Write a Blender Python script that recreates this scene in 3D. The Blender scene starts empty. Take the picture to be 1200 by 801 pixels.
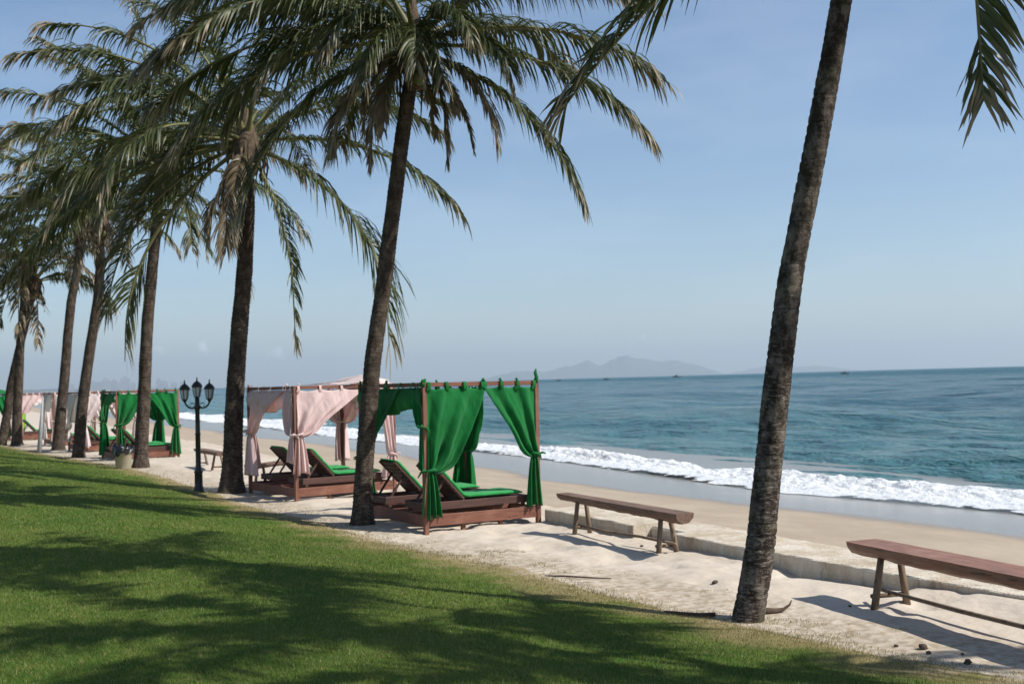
import bpy, bmesh, math, random
import numpy as np
from mathutils import Vector, Matrix
C = bpy.context.scene.collection
S = bpy.context.scene
R = math.radians
rng = np.random.default_rng(7)
random.seed(7)

# ------------------------------------------------------------------ camera, sky, sun
YAW, PITCH, ROLL, CAMZ = R(26.5), R(1.91), R(1.575), 2.15
fwd = Vector((math.sin(YAW)*math.cos(PITCH), math.cos(YAW)*math.cos(PITCH), math.sin(PITCH)))
r0 = Vector((math.cos(YAW), -math.sin(YAW), 0)); u0 = r0.cross(fwd)
cr = math.cos(ROLL)*r0 - math.sin(ROLL)*u0
cu = math.sin(ROLL)*r0 + math.cos(ROLL)*u0
cam = bpy.data.cameras.new('camera'); camo = bpy.data.objects.new('camera', cam); C.objects.link(camo)
m = Matrix((cr, cu, -fwd)).transposed().to_4x4(); m.translation = (0, 0, CAMZ)
camo.matrix_world = m
cam.lens = 40; cam.sensor_width = 36; cam.clip_start = .1; cam.clip_end = 90000
cam.dof.use_dof = True; cam.dof.focus_distance = 9.5; cam.dof.aperture_fstop = 3.5
S.camera = camo

SUN_EL = R(46)
sx, sy = .741, -.671
SUN = Vector((sx*math.cos(SUN_EL), sy*math.cos(SUN_EL), math.sin(SUN_EL)))
w = bpy.data.worlds.new('World'); S.world = w; w.use_nodes = True
nt = w.node_tree; bg = nt.nodes['Background']
sk = nt.nodes.new('ShaderNodeTexSky'); sk.sky_type = 'NISHITA'; sk.sun_disc = False
sk.sun_elevation = SUN_EL; sk.sun_rotation = math.atan2(sx, sy)
sk.air_density = 1.0; sk.dust_density = .5; sk.ozone_density = 3.5; sk.altitude = 0
bg.inputs[1].default_value = .104
# thin cloud: a few small puffs low over the sea and faint streaks above
tc = nt.nodes.new('ShaderNodeTexCoord')
def wn(kind, **kw):
    n = nt.nodes.new(kind)
    for k, v in kw.items(): setattr(n, k, v)
    return n
mp = wn('ShaderNodeMapping'); mp.inputs['Scale'].default_value = (2.2, 2.2, 9)
nt.links.new(tc.outputs['Generated'], mp.inputs['Vector'])
nz = wn('ShaderNodeTexNoise'); nz.inputs['Scale'].default_value = 1.6; nz.inputs['Detail'].default_value = 6; nz.inputs['Roughness'].default_value = .6
nt.links.new(mp.outputs[0], nz.inputs['Vector'])
cr1 = wn('ShaderNodeValToRGB'); cr1.color_ramp.elements[0].position = .46; cr1.color_ramp.elements[1].position = .78
cr1.color_ramp.elements[1].color = (.12, .12, .12, 1)
nt.links.new(nz.outputs[0], cr1.inputs[0])
mix = wn('ShaderNodeMix', data_type='RGBA'); mix.inputs[7].default_value = (8.2, 8.8, 9.6, 1)
nt.links.new(cr1.outputs[0], mix.inputs[0]); nt.links.new(sk.outputs[0], mix.inputs[6])
last = mix
def rayd(x, y): return (fwd + cr*((x-600)/1333) - cu*((y-400.5)/1333)).normalized()
nz2 = wn('ShaderNodeTexNoise'); nz2.inputs['Scale'].default_value = 110; nz2.inputs['Detail'].default_value = 5; nz2.inputs['Roughness'].default_value = .62
nt.links.new(tc.outputs['Generated'], nz2.inputs['Vector'])
for (px_, py_, rad, amt) in ((240, 408, .020, .75), (326, 413, .024, .65), (752, 393, .010, .7), (738, 404, .009, .4), (188, 409, .020, .4), (410, 420, .03, .25)):
    d = rayd(px_, py_)
    vm = wn('ShaderNodeVectorMath', operation='DISTANCE'); vm.inputs[1].default_value = d
    nrm = wn('ShaderNodeVectorMath', operation='NORMALIZE')
    nt.links.new(tc.outputs['Generated'], nrm.inputs[0]); nt.links.new(nrm.outputs[0], vm.inputs[0])
    mr = wn('ShaderNodeMapRange'); mr.inputs[1].default_value = 0; mr.inputs[2].default_value = rad; mr.inputs[3].default_value = .55; mr.inputs[4].default_value = 0
    nt.links.new(vm.outputs['Value'], mr.inputs[0])
    ad = wn('ShaderNodeMath', operation='ADD'); nt.links.new(mr.outputs[0], ad.inputs[0]); nt.links.new(nz2.outputs[0], ad.inputs[1])
    mr2 = wn('ShaderNodeMapRange', interpolation_type='SMOOTHSTEP'); mr2.inputs[1].default_value = .88; mr2.inputs[2].default_value = 1.16; mr2.inputs[3].default_value = 0; mr2.inputs[4].default_value = amt
    nt.links.new(ad.outputs[0], mr2.inputs[0])
    mx = wn('ShaderNodeMix', data_type='RGBA'); mx.inputs[7].default_value = (9.2, 9.4, 9.7, 1)
    nt.links.new(mr2.outputs[0], mx.inputs[0]); nt.links.new(last.outputs[2], mx.inputs[6]); last = mx
nt.links.new(last.outputs[2], bg.inputs[0])

sl = bpy.data.lights.new('sun', 'SUN'); sl.energy = 4.9; sl.angle = R(.53); sl.color = (1, .955, .88)
so = bpy.data.objects.new('sun', sl); C.objects.link(so); so.rotation_euler = (-SUN).to_track_quat('-Z', 'Y').to_euler(); so.location = SUN*60
S.view_settings.view_transform = 'Standard'; S.view_settings.look = 'None'; S.view_settings.gamma = 1
S.view_settings.use_curve_mapping = False
S.view_settings.exposure = .36

# ------------------------------------------------------------------ numeric helpers
def ss(x): x = np.clip(x, 0, 1); return x*x*(3-2*x)
_perm = np.random.default_rng(3).random((256, 256))
def vnoise(x, y):
    xi = np.floor(x).astype(int); yi = np.floor(y).astype(int); fx = x-xi; fy = y-yi
    fx = fx*fx*(3-2*fx); fy = fy*fy*(3-2*fy)
    g = lambda a, b: _perm[a % 256, b % 256]
    return (g(xi, yi)*(1-fx)+g(xi+1, yi)*fx)*(1-fy)+(g(xi, yi+1)*(1-fx)+g(xi+1, yi+1)*fx)*fy - .5
def fbm(x, y, o=4, s=1.0):
    a = 1.; t = 0; f = s
    for i in range(o): t = t + a*vnoise(x*f+17*i, y*f+31*i); a *= .5; f *= 2.03
    return t
XE = np.array([[-30, 6.9], [0, 6.8], [4.2, 6.85], [5.3, 6.65], [6.3, 6.45], [7.7, 6.3], [9.6, 5.95], [12.3, 5.75], [15.4, 5.4], [21, 5.1], [28, 5.0], [33, 4.7], [37, 4.1], [42, 3.4], [50, 2.5], [60, 1.8], [200, -4]])
def xe(Y): return np.interp(Y, XE[:, 0], XE[:, 1])
XS = np.array([[-60, 21.6], [10, 21.5], [18, 21.4], [25, 20.6], [32, 21.2], [39, 21.7], [48, 22.1], [75, 22.0], [130, 23.2], [400, 24], [8000, 30]])
def xs(Y): return np.interp(Y, XS[:, 0], XS[:, 1])
def terrain(X, Y):
    X = np.asarray(X, float); Y = np.asarray(Y, float)
    rise = .47*ss((xe(Y)+.2-X)/5.0)
    beach = -.30*ss((X-8.9)/1.4) - .85*np.clip((X-9.2)/(xs(Y)-9.2), 0, 1) - .06*np.clip(X-xs(Y), 0, 60)
    d = ss((X-3)/3)*ss((11-X)/2)*ss((70-Y)/10)
    foot = np.maximum(0, fbm(X*2.9+5, Y*2.5, 2)-.10)
    dune = d*(.085*fbm(X*.55, Y*.4, 3)+.030*fbm(X*1.9, Y*1.5, 2)-.14*foot*ss((X-xe(Y)-.3)/.8))
    pile = .16*np.exp(-((X-8.5)/.5)**2)*ss((8.9-Y)/1.6)
    return rise+beach+dune+pile
def tz(x, y): return float(terrain(np.array([x]), np.array([y]))[0])

def mesh(name, verts, faces, mats=(), parent=None, smooth=True, loc=(0, 0, 0), midx=None):
    me = bpy.data.meshes.new(name)
    verts = np.asarray(verts, np.float32)
    if isinstance(faces, np.ndarray):
        k = faces.shape[1]; n = len(faces)
        me.vertices.add(len(verts)); me.vertices.foreach_set('co', verts.ravel())
        me.loops.add(n*k); me.loops.foreach_set('vertex_index', faces.astype(np.int32).ravel())
        me.polygons.add(n); me.polygons.foreach_set('loop_start', np.arange(0, n*k, k, dtype=np.int32))
        me.polygons.foreach_set('loop_total', np.full(n, k, np.int32))
        if midx is not None: me.polygons.foreach_set('material_index', np.asarray(midx, np.int32))
        me.update(calc_edges=True)
    else:
        me.from_pydata([tuple(v) for v in verts], [], faces); me.update()
        if midx is not None:
            for p, i in zip(me.polygons, midx): p.material_index = i
    for mt in (mats if isinstance(mats, (list, tuple)) else [mats]): me.materials.append(mt)
    me.polygons.foreach_set('use_smooth', np.full(len(me.polygons), smooth))
    o = bpy.data.objects.new(name, me); C.objects.link(o); o.location = loc
    if parent: o.parent = parent
    return o
def grid_faces(nu, nv):
    i = np.arange(nu-1)[:, None]*nv + np.arange(nv-1)[None, :]; i = i.ravel()
    return np.stack([i, i+nv, i+nv+1, i+1], 1)
def attr(o, name, vals):
    a = o.data.attributes.new(name, 'FLOAT', 'POINT'); a.data.foreach_set('value', np.asarray(vals, np.float32))
def tag(o, label=None, cat=None, group=None, kind=None):
    if label: o['label'] = label
    if cat: o['category'] = cat
    if group: o['group'] = group
    if kind: o['kind'] = kind
    return o
def empty(name, loc, rz=0):
    o = bpy.data.objects.new(name, None); C.objects.link(o); o.location = loc; o.rotation_euler = (0, 0, rz); o.empty_display_size = .2
    return o
class MB:
    """collects shapes into one mesh"""
    def __init__(s): s.v = []; s.f = []
    def add(s, v, f):
        b = len(s.v); s.v += [tuple(p) for p in v]; s.f += [tuple(i+b for i in q) for q in f]; return s
    def box(s, lo, hi, M=None, bev=.006):
        lo = Vector(lo); hi = Vector(hi)
        bm = bmesh.new(); bmesh.ops.create_cube(bm, size=1)
        for v in bm.verts: v.co = Vector([(lo[i]+hi[i])/2 + v.co[i]*(hi[i]-lo[i]) for i in range(3)])
        if bev > 0: bmesh.ops.bevel(bm, geom=bm.edges[:], offset=bev, segments=1, affect='EDGES')
        if M is not None: bm.transform(M)
        bm.verts.index_update()
        s.add([v.co for v in bm.verts], [[v.index for v in f.verts] for f in bm.faces]); bm.free(); return s
    def bar(s, a, b, w, h, bev=.004, up=(0, 0, 1)):
        a = Vector(a); b = Vector(b); d = (b-a); L = d.length; d.normalize()
        side = Vector(up).cross(d)
        if side.length < 1e-4: side = Vector((1, 0, 0))
        side.normalize(); u = d.cross(side)
        M = Matrix((d, side, u)).transposed().to_4x4(); M.translation = a
        return s.box((0, -w/2, -h/2), (L, w/2, h/2), M, bev)
    def tube(s, pts, rad, n=10, cap=True):
        pts = [Vector(p) for p in pts]; N = len(pts)
        rad = rad if hasattr(rad, '__len__') else [rad]*N
        b = len(s.v); ref = None
        for i, p in enumerate(pts):
            t = (pts[min(i+1, N-1)]-pts[max(i-1, 0)]).normalized()
            if ref is None: ref = Vector((0, 0, 1)) if abs(t.z) < .9 else Vector((1, 0, 0))
            x = ref.cross(t).normalized(); y = t.cross(x); ref = y.cross(x)*-1 if False else ref
            for k in range(n):
                a = 2*math.pi*k/n; s.v.append(tuple(p + (x*math.cos(a)+y*math.sin(a))*rad[i]))
        for i in range(N-1):
            for k in range(n):
                s.f.append((b+i*n+k, b+i*n+(k+1) % n, b+(i+1)*n+(k+1) % n, b+(i+1)*n+k))
        if cap:
            s.f.append(tuple(b+k for k in range(n))[::-1]); s.f.append(tuple(b+(N-1)*n+k for k in range(n)))
        return s
    def lathe(s, prof, c=(0, 0, 0), n=16, cap=True):
        b = len(s.v)
        for r, z in prof:
            for k in range(n):
                a = 2*math.pi*(k+.5)/n; s.v.append((c[0]+r*math.cos(a), c[1]+r*math.sin(a), c[2]+z))
        for i in range(len(prof)-1):
            for k in range(n): s.f.append((b+i*n+k, b+i*n+(k+1) % n, b+(i+1)*n+(k+1) % n, b+(i+1)*n+k))
        if cap:
            s.f.append(tuple(b+k for k in range(n))[::-1]); s.f.append(tuple(b+(len(prof)-1)*n+k for k in range(n)))
        return s
    def blob(s, c, r, seed=0, amp=.25, sub=3):
        bm = bmesh.new(); bmesh.ops.create_icosphere(bm, subdivisions=sub, radius=1)
        bm.verts.index_update()
        P = np.array([v.co for v in bm.verts]); q = P*1.7+seed*3.1
        k = 1+amp*2*(vnoise(q[:, 0]+q[:, 2], q[:, 1]-q[:, 2])+.5*vnoise(q[:, 1]*2.3, q[:, 2]*2.3+q[:, 0]))
        P = P*k[:, None]*np.array(r)+np.array(c)
        s.add(P, [[v.index for v in f.verts] for f in bm.faces]); bm.free(); return s
    def build(s, name, mt, parent=None, smooth=False, loc=(0, 0, 0)):
        return mesh(name, s.v, s.f, mt, parent, smooth, loc)

# ------------------------------------------------------------------ materials
class Mat:
    def __init__(s, name):
        s.m = bpy.data.materials.new(name); s.m.use_nodes = True; s.t = s.m.node_tree
        s.p = s.t.nodes['Principled BSDF']; s.out = s.t.nodes['Material Output']
    def n(s, kind, **kw):
        x = s.t.nodes.new('ShaderNode'+kind)
        for k, v in kw.items(): setattr(x, k, v)
        return x
    def l(s, a, b): s.t.links.new(a, b)
    def coord(s, which='Object', scale=(1, 1, 1)):
        c = s.n('TexCoord'); mpn = s.n('Mapping'); mpn.inputs['Scale'].default_value = scale
        s.l(c.outputs[which], mpn.inputs[0]); return mpn.outputs[0]
    def pos(s, scale=(1, 1, 1)):
        g = s.n('NewGeometry'); mpn = s.n('Mapping'); mpn.inputs['Scale'].default_value = scale
        s.l(g.outputs['Position'], mpn.inputs[0]); return mpn.outputs[0]
    def noise(s, vec, scale, detail=4, rough=.55, dist=0):
        x = s.n('TexNoise'); x.inputs['Scale'].default_value = scale; x.inputs['Detail'].default_value = detail
        x.inputs['Roughness'].default_value = rough; x.inputs['Distortion'].default_value = dist
        s.l(vec, x.inputs['Vector']); return x.outputs[0]
    def rng(s, val, a, b, c=0, d=1, smooth=True):
        x = s.n('MapRange'); x.interpolation_type = 'SMOOTHSTEP' if smooth else 'LINEAR'
        s.l(val, x.inputs[0])
        for i, q in enumerate((a, b, c, d)): x.inputs[i+1].default_value = q
        return x.outputs[0]
    def math(s, op, a, b=None, clamp=False):
        x = s.n('Math', operation=op); x.use_clamp = clamp
        for i, q in enumerate((a, b)):
            if q is None: continue
            if isinstance(q, (int, float)): x.inputs[i].default_value = q
            else: s.l(q, x.inputs[i])
        return x.outputs[0]
    def mix(s, f, a, b):
        x = s.n('Mix', data_type='RGBA')
        for i, q in ((0, f), (6, a), (7, b)):
            if isinstance(q, (int, float)): x.inputs[i].default_value = q
            elif isinstance(q, tuple): x.inputs[i].default_value = (*q, 1)
            else: s.l(q, x.inputs[i])
        return x.outputs[2]
    def attr(s, name):
        x = s.n('Attribute'); x.attribute_name = name; return x.outputs['Fac']
    def bump(s, h, strength=.3, dist=.02):
        x = s.n('Bump'); x.inputs['Strength'].default_value = strength; x.inputs['Distance'].default_value = dist
        s.l(h, x.inputs['Height']); s.l(x.outputs[0], s.p.inputs['Normal']); return x.outputs[0]
    def col(s, c):
        if isinstance(c, tuple): s.p.inputs['Base Color'].default_value = (*c, 1)
        else: s.l(c, s.p.inputs['Base Color'])
    def rough(s, r):
        if isinstance(r, (int, float)): s.p.inputs['Roughness'].default_value = r
        else: s.l(r, s.p.inputs['Roughness'])

def simple(name, c1, c2, scale=6, rough=.7, bump=.2, stretch=(1, 1, 1), bd=.01, spec=.5):
    a = Mat(name); v = a.coord('Object', stretch); n = a.noise(v, scale, 6, .6)
    a.col(a.mix(a.rng(n, .3, .7), c1, c2)); a.rough(rough); a.p.inputs['Specular IOR Level'].default_value = spec
    if bump: a.bump(a.noise(v, scale*3, 4), bump, bd)
    return a.m

def m_sand():
    a = Mat('sand'); p = a.pos()
    sep = a.n('SeparateXYZ'); g = a.n('NewGeometry'); a.l(g.outputs['Position'], sep.inputs[0])
    n1 = a.noise(p, .7, 5); n2 = a.noise(p, 9, 5, .65); n3 = a.noise(p, 140, 2)
    dry = a.mix(a.rng(n1, .35, .68), (.475, .405, .325), (.535, .47, .39))
    dry = a.mix(a.math('MULTIPLY', a.rng(n2, .55, .85), .16), dry, (.38, .31, .235))
    dry = a.mix(a.math('MULTIPLY', a.rng(n3, .62, .74), .22), dry, (.33, .27, .21))
    # packed damp beach beyond the kerb
    damp = a.mix(a.rng(n1, .3, .7), (.33, .265, .195), (.385, .315, .235))
    st = a.noise(a.pos((1.3, .12, 1)), 1.2, 4)
    damp = a.mix(a.math('MULTIPLY', a.rng(st, .45, .7), .5), damp, (.31, .25, .19))
    c = a.mix(a.rng(a.math('ADD', sep.outputs[0], a.math('MULTIPLY', n1, 1.4)), 9.2, 10.9), dry, damp)
    wx = a.math('ADD', sep.outputs[0], a.math('MULTIPLY', a.noise(a.pos((.1, .09, 1)), 1, 3), 5.0))
    wet = a.rng(wx, 18.0, 19.3)
    c = a.mix(wet, c, (.185, .155, .125))
    # dead grass litter and soil at the lawn's edge
    e = a.attr('edge'); gl = a.math('MULTIPLY', a.rng(a.math('ADD', e, a.math('MULTIPLY', a.noise(p, 1.6, 5, .6), 1.5)), .75, 1.55), a.rng(a.noise(p, 11, 4, .6), .35, .65))
    c = a.mix(a.math('MULTIPLY', gl, .7), c, (.25, .19, .11))
    a.col(c)
    a.rough(a.rng(wet, 0, 1, .92, .17)); a.l(a.rng(wet, 0, 1, .25, .4), a.p.inputs['Specular IOR Level'])
    h = a.math('ADD', a.math('MULTIPLY', n2, .22), a.math('ADD', a.math('MULTIPLY', n3, .03), a.math('MULTIPLY', a.noise(p, 2.6, 3, .5), 1.4)))
    b = a.n('Bump'); b.inputs['Distance'].default_value = .045; a.l(h, b.inputs['Height'])
    a.l(a.rng(a.math('ADD', a.rng(sep.outputs[0], 9.5, 11.5), wet), 0, 2, .8, .0, False), b.inputs['Strength'])
    a.l(b.outputs[0], a.p.inputs['Normal'])
    return a.m
def grass_colour(a, e, p):
    n1 = a.noise(p, .55, 4, .6); n2 = a.noise(p, 5, 4, .6)
    c = a.mix(a.rng(n1, .35, .65), (.058, .122, .015), (.10, .152, .024))
    c = a.mix(a.math('MULTIPLY', a.rng(n2, .45, .75), .5), c, (.19, .205, .045))
    dr = a.rng(a.math('ADD', e, a.math('MULTIPLY', a.math('SUBTRACT', a.noise(p, 1.3, 5, .65), .5), 1.7)), .22, .8)
    c = a.mix(a.math('MULTIPLY', dr, .9), c, (.30, .235, .11))
    return c
def m_lawn():
    a = Mat('lawn_ground'); p = a.pos(); e = a.attr('edge')
    c = grass_colour(a, e, p)
    f = a.noise(p, 60, 3, .7)
    c = a.mix(a.math('MULTIPLY', a.rng(f, .4, .7), .55), c, (.045, .06, .014))
    soil = a.rng(a.math('ADD', e, a.math('MULTIPLY', a.math('SUBTRACT', a.noise(p, 2.6, 5, .7), .5), 1.3)), .72, 1.05)
    c = a.mix(soil, c, (.40, .32, .22))
    a.col(c); a.rough(.95); a.p.inputs['Specular IOR Level'].default_value = .1
    a.bump(a.noise(p, 45, 4, .7), .8, .03); return a.m
def m_blade():
    a = Mat('grass_blade'); p = a.pos(); e = a.attr('edge'); q = a.attr('rnd')
    c = grass_colour(a, e, p)
    c = a.mix(a.rng(q, 0, 1, 0, .55, False), c, (.20, .235, .06))
    c = a.mix(a.rng(q, .86, .92), c, (.30, .245, .12))
    a.col(c); a.rough(.6); a.p.inputs['Specular IOR Level'].default_value = .25
    tr = a.n('BsdfTranslucent'); a.l(c, tr.inputs[0]); ms = a.n('MixShader'); ms.inputs[0].default_value = .3
    a.l(a.p.outputs[0], ms.inputs[1]); a.l(tr.outputs[0], ms.inputs[2]); a.l(ms.outputs[0], a.out.inputs[0]); return a.m
def m_water():
    a = Mat('sea_water'); g = a.n('NewGeometry'); sep = a.n('SeparateXYZ'); a.l(g.outputs['Position'], sep.inputs[0])
    p = a.pos(); band = a.noise(a.pos((.05, .006, 1)), 1.0, 4)
    c = a.mix(a.rng(sep.outputs[0], 24, 130), (.044, .142, .150), (.020, .088, .118))
    c = a.mix(a.rng(band, .45, .7, 0, .45), c, (.018, .100, .105))
    c = a.mix(a.rng(sep.outputs[0], 21.5, 27.5), (.20, .21, .17), c)
    far = a.rng(sep.outputs[0], 200, 900)
    # scattered whitecaps
    wc = a.math('MULTIPLY', a.rng(a.noise(a.pos((.55, .16, 1)), .9, 5, .65), .70, .76), a.rng(band, .5, .62))
    c = a.mix(wc, c, (.6, .66, .68))
    a.col(c); a.p.inputs['IOR'].default_value = 1.33
    a.rough(a.rng(far, 0, 1, .15, .35)); a.l(a.rng(sep.outputs[0], 60, 400, .30, .07), a.p.inputs['Specular IOR Level'])
    n1 = a.noise(a.pos((1, .6, 1)), 1.5, 5, .65, .3); n2 = a.noise(a.pos((1, .6, 1)), .24, 5, .6)
    n3 = a.noise(a.pos((1, .5, 1)), .03, 4, .6)
    h = a.math('ADD', a.math('MULTIPLY', n1, .6), a.math('ADD', a.math('MULTIPLY', n2, 3.4), a.math('MULTIPLY', n3, 9)))
    a.bump(h, 1.0, 1.0); return a.m
def m_foam():
    a = Mat('surf_foam'); p = a.pos(); e = a.attr('cover')
    n = a.noise(a.pos((1, .6, 1)), 1.7, 6, .68); n2 = a.noise(p, 6, 5, .7); n3 = a.noise(a.pos((1, .35, 1)), .35, 4, .6)
    c = a.mix(a.rng(n2, .5, .85), (.72, .735, .74), (.52, .55, .56))
    c = a.mix(a.math('MULTIPLY', a.rng(n3, .58, .72), a.rng(n2, .38, .6)), c, (.26, .23, .18))
    a.col(c); a.rough(.7)
    f = a.math('ADD', e, a.math('MULTIPLY', a.math('SUBTRACT', n, .5), 2.0))
    al = a.rng(f, .36, .50); a.l(al, a.p.inputs['Alpha'])
    a.bump(a.math('ADD', n2, n), .8, .15); return a.m
def m_bark(name, light, dark, mossy=0.0, zs=1.0):
    a = Mat(name); v = a.coord('Object'); sep = a.n('SeparateXYZ'); a.l(v, sep.inputs[0])
    ring = a.attr('ring'); n = a.noise(a.coord('Object', (1, 1, .55)), 9, 6, .7); n2 = a.noise(v, 2.3, 4, .6); n4 = a.noise(a.coord('Object', (1, 1, 3.5)), 14, 5, .75)
    low = a.rng(sep.outputs[2], .5, 4.5, 1, 0)
    c = a.mix(a.rng(n, .42, .64), dark, light)
    c = a.mix(a.math('MULTIPLY', a.rng(n4, .50, .66), a.rng(low, 0, 1, .15, .8)), c, tuple(min(1, x*1.75+.04) for x in light))
    c = a.mix(a.math('MULTIPLY', a.rng(n2, .45, .7), .5), c, tuple(x*.55 for x in dark))
    c = a.mix(a.rng(ring, .55, 1.0, 0, .7), c, tuple(x*.42 for x in dark))
    sp = a.rng(a.noise(a.coord('Object', (1, 1, 2.2)), 16, 3, .6), .66, .72)
    c = a.mix(a.math('MULTIPLY', sp, .85), c, (.018, .014, .011))
    if mossy: c = a.mix(a.math('MULTIPLY', a.rng(a.noise(v, 4, 4), .5, .7), mossy), c, (.07, .075, .03))
    a.col(c); a.rough(.95); a.p.inputs['Specular IOR Level'].default_value = .15
    a.bump(a.math('ADD', n, a.math('MULTIPLY', n4, .9)), 1.0, .03); return a.m
def m_leaf(name, g1, g2, dry, dryamt):
    a = Mat(name); q = a.attr('rnd'); tt = a.attr('tip'); oi = a.n('ObjectInfo')
    c = a.mix(a.rng(q, 0, 1, 0, 1, False), g1, g2)
    c = a.mix(a.rng(oi.outputs['Random'], 0, 1, 0, .5, False), c, tuple(x*.72 for x in g2))
    d = a.rng(a.math('ADD', tt, a.math('MULTIPLY', q, .45)), 1.12-dryamt, 1.42-dryamt)
    c = a.mix(d, c, dry)
    a.col(c); a.rough(.45); a.p.inputs['Specular IOR Level'].default_value = .3
    tr = a.n('BsdfTranslucent'); tc_ = a.mix(.6, c, (.16, .19, .03)); a.l(tc_, tr.inputs[0])
    ms = a.n('MixShader'); ms.inputs[0].default_value = .16
    a.l(a.p.outputs[0], ms.inputs[1]); a.l(tr.outputs[0], ms.inputs[2]); a.l(ms.outputs[0], a.out.inputs[0]); return a.m
def m_cloth(name, c1, c2, trans=.3, tcol=None):
    a = Mat(name); v = a.coord('Object'); n = a.noise(v, 3, 4); wv = a.noise(v, 260, 2)
    c = a.mix(a.rng(n, .3, .7), c1, c2); a.col(c); a.rough(.85); a.p.inputs['Specular IOR Level'].default_value = .15
    a.p.inputs['Sheen Weight'].default_value = .15
    a.bump(a.math('ADD', wv, a.math('MULTIPLY', a.noise(a.coord('Object', (1, 1, .45)), 9, 5, .6, .6), 6)), .45, .008)
    tr = a.n('BsdfTranslucent')
    if tcol: tr.inputs[0].default_value = (*tcol, 1)
    else: a.l(c, tr.inputs[0])
    ms = a.n('MixShader'); ms.inputs[0].default_value = trans
    a.l(a.p.outputs[0], ms.inputs[1]); a.l(tr.outputs[0], ms.inputs[2]); a.l(ms.outputs[0], a.out.inputs[0]); return a.m
def m_wood(name, c1, c2, c3, rough=.6, axis=(1, 14, 14)):
    a = Mat(name); v = a.coord('Object', axis); n = a.noise(v, 2.2, 6, .65, .4); b = a.noise(a.coord('Object'), 3, 4)
    c = a.mix(a.rng(n, .3, .7), c1, c2); c = a.mix(a.math('MULTIPLY', a.rng(b, .5, .75), .6), c, c3)
    ck = a.rng(a.noise(a.coord('Object', tuple(q*1.6 for q in axis)), 1.7, 3, .5), .62, .66); c = a.mix(a.math('MULTIPLY', ck, .75), c, tuple(q*.3 for q in c2))
    a.col(c); a.rough(rough); a.bump(n, .35, .008); return a.m
def m_kerb():
    a = Mat('kerb_concrete'); p = a.pos(); n = a.noise(p, 2.2, 6, .7); n2 = a.noise(a.pos((1, 1, .25)), 9, 5, .7); n3 = a.noise(p, 40, 3)
    c = a.mix(a.rng(n, .35, .65), (.58, .52, .43), (.42, .34, .24)); c = a.mix(a.math('MULTIPLY', a.rng(n2, .5, .7), .6), c, (.20, .15, .09))
    a.col(a.mix(a.math('MULTIPLY', a.rng(n3, .5, .7), .4), c, (.56, .50, .41))); a.rough(.93); a.bump(a.math('ADD', n2, n3), .7, .02); return a.m

M = dict(
    sand=m_sand(), lawn=m_lawn(), blade=m_blade(), water=m_water(), foam=m_foam(), kerb=m_kerb(),
    bark=m_bark('palm_bark', (.115, .088, .068), (.048, .035, .026)),
    bark_near=m_bark('palm_bark_near', (.19, .157, .13), (.036, .027, .021), .3),
    leaf=m_leaf('palm_leaflet', (.020, .031, .009), (.080, .095, .030), (.22, .175, .11), .19),
    leafdry=m_leaf('dry_palm_leaflet', (.105, .08, .048), (.16, .12, .07), (.20, .155, .10), .5),
    rachis=simple('leaf_stalk', (.13, .125, .035), (.085, .08, .024), 8, .55, .1),
    fibre=simple('palm_fibre', (.13, .09, .055), (.05, .035, .022), 20, .95, .9, (1, 1, .2), .03),
    coconut=simple('coconut_husk', (.08, .10, .025), (.12, .09, .035), 9, .5, .1),
    green=m_cloth('green_cloth', (.005, .145, .030), (.010, .195, .046), .30, (.006, .24, .04)),
    lime=m_cloth('lime_cloth', (.28, .55, .03), (.33, .60, .05), .35),
    pink=m_cloth('pink_cloth', (.80, .63, .61), (.84, .69, .67), .38, (.74, .48, .46)),
    palepink=m_cloth('pale_pink_cloth', (.76, .64, .63), (.79, .68, .66), .36),
    cream=m_cloth('white_cloth', (.76, .70, .64), (.79, .74, .69), .36),
    wood=m_wood('reddish_brown_wood', (.20, .075, .043), (.135, .048, .028), (.245, .11, .068)),
    woodv=m_wood('reddish_post_wood', (.21, .088, .052), (.145, .056, .034), (.27, .125, .08), .6, (14, 14, 1)),
    darkwood=m_wood('dark_brown_wood', (.088, .036, .025), (.05, .022, .016), (.115, .052, .036)),
    benchtop=m_wood('bench_log_wood', (.27, .13, .082), (.17, .08, .05), (.32, .19, .13), .55, (12, 1, 12)),
    benchgrey=m_wood('weathered_bench_wood', (.165, .098, .068), (.095, .057, .04), (.22, .15, .105), .8, (12, 1, 12)),
    stick=m_wood('weathered_stick_wood', (.21, .145, .095), (.12, .08, .05), (.28, .21, .15), .85, (9, 9, 2)),
    cushion=m_cloth('green_cushion', (.020, .235, .055), (.03, .28, .075), .0),
    iron=simple('black_iron', (.010, .010, .011), (.018, .017, .017), 12, .38, .1),
    bin=simple('beige_plastic', (.42, .37, .27), (.33, .29, .21), 5, .5, .1),
    bag=simple('black_bag', (.008, .008, .010), (.014, .014, .017), 5, .28, .3),
    hill=simple('hazy_hill', (.05, .075, .045), (.08, .09, .06), .002, .95, 0),
    tower=simple('city_wall', (.36, .36, .36), (.28, .29, .31), .02, .8, 0),
    boat=simple('boat_paint', (.03, .035, .045), (.06, .05, .045), 2, .6, 0),
    husk=simple('dry_husk', (.10, .065, .042), (.055, .036, .025), 18, .9, .6),
)
gl = Mat('lantern_glass'); gl.col((.62, .62, .60)); gl.rough(.25); gl.p.inputs['Transmission Weight'].default_value = .35; gl.bump(gl.noise(gl.coord('Object'), 40, 3), .4, .01); M['glass'] = gl.m

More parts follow.
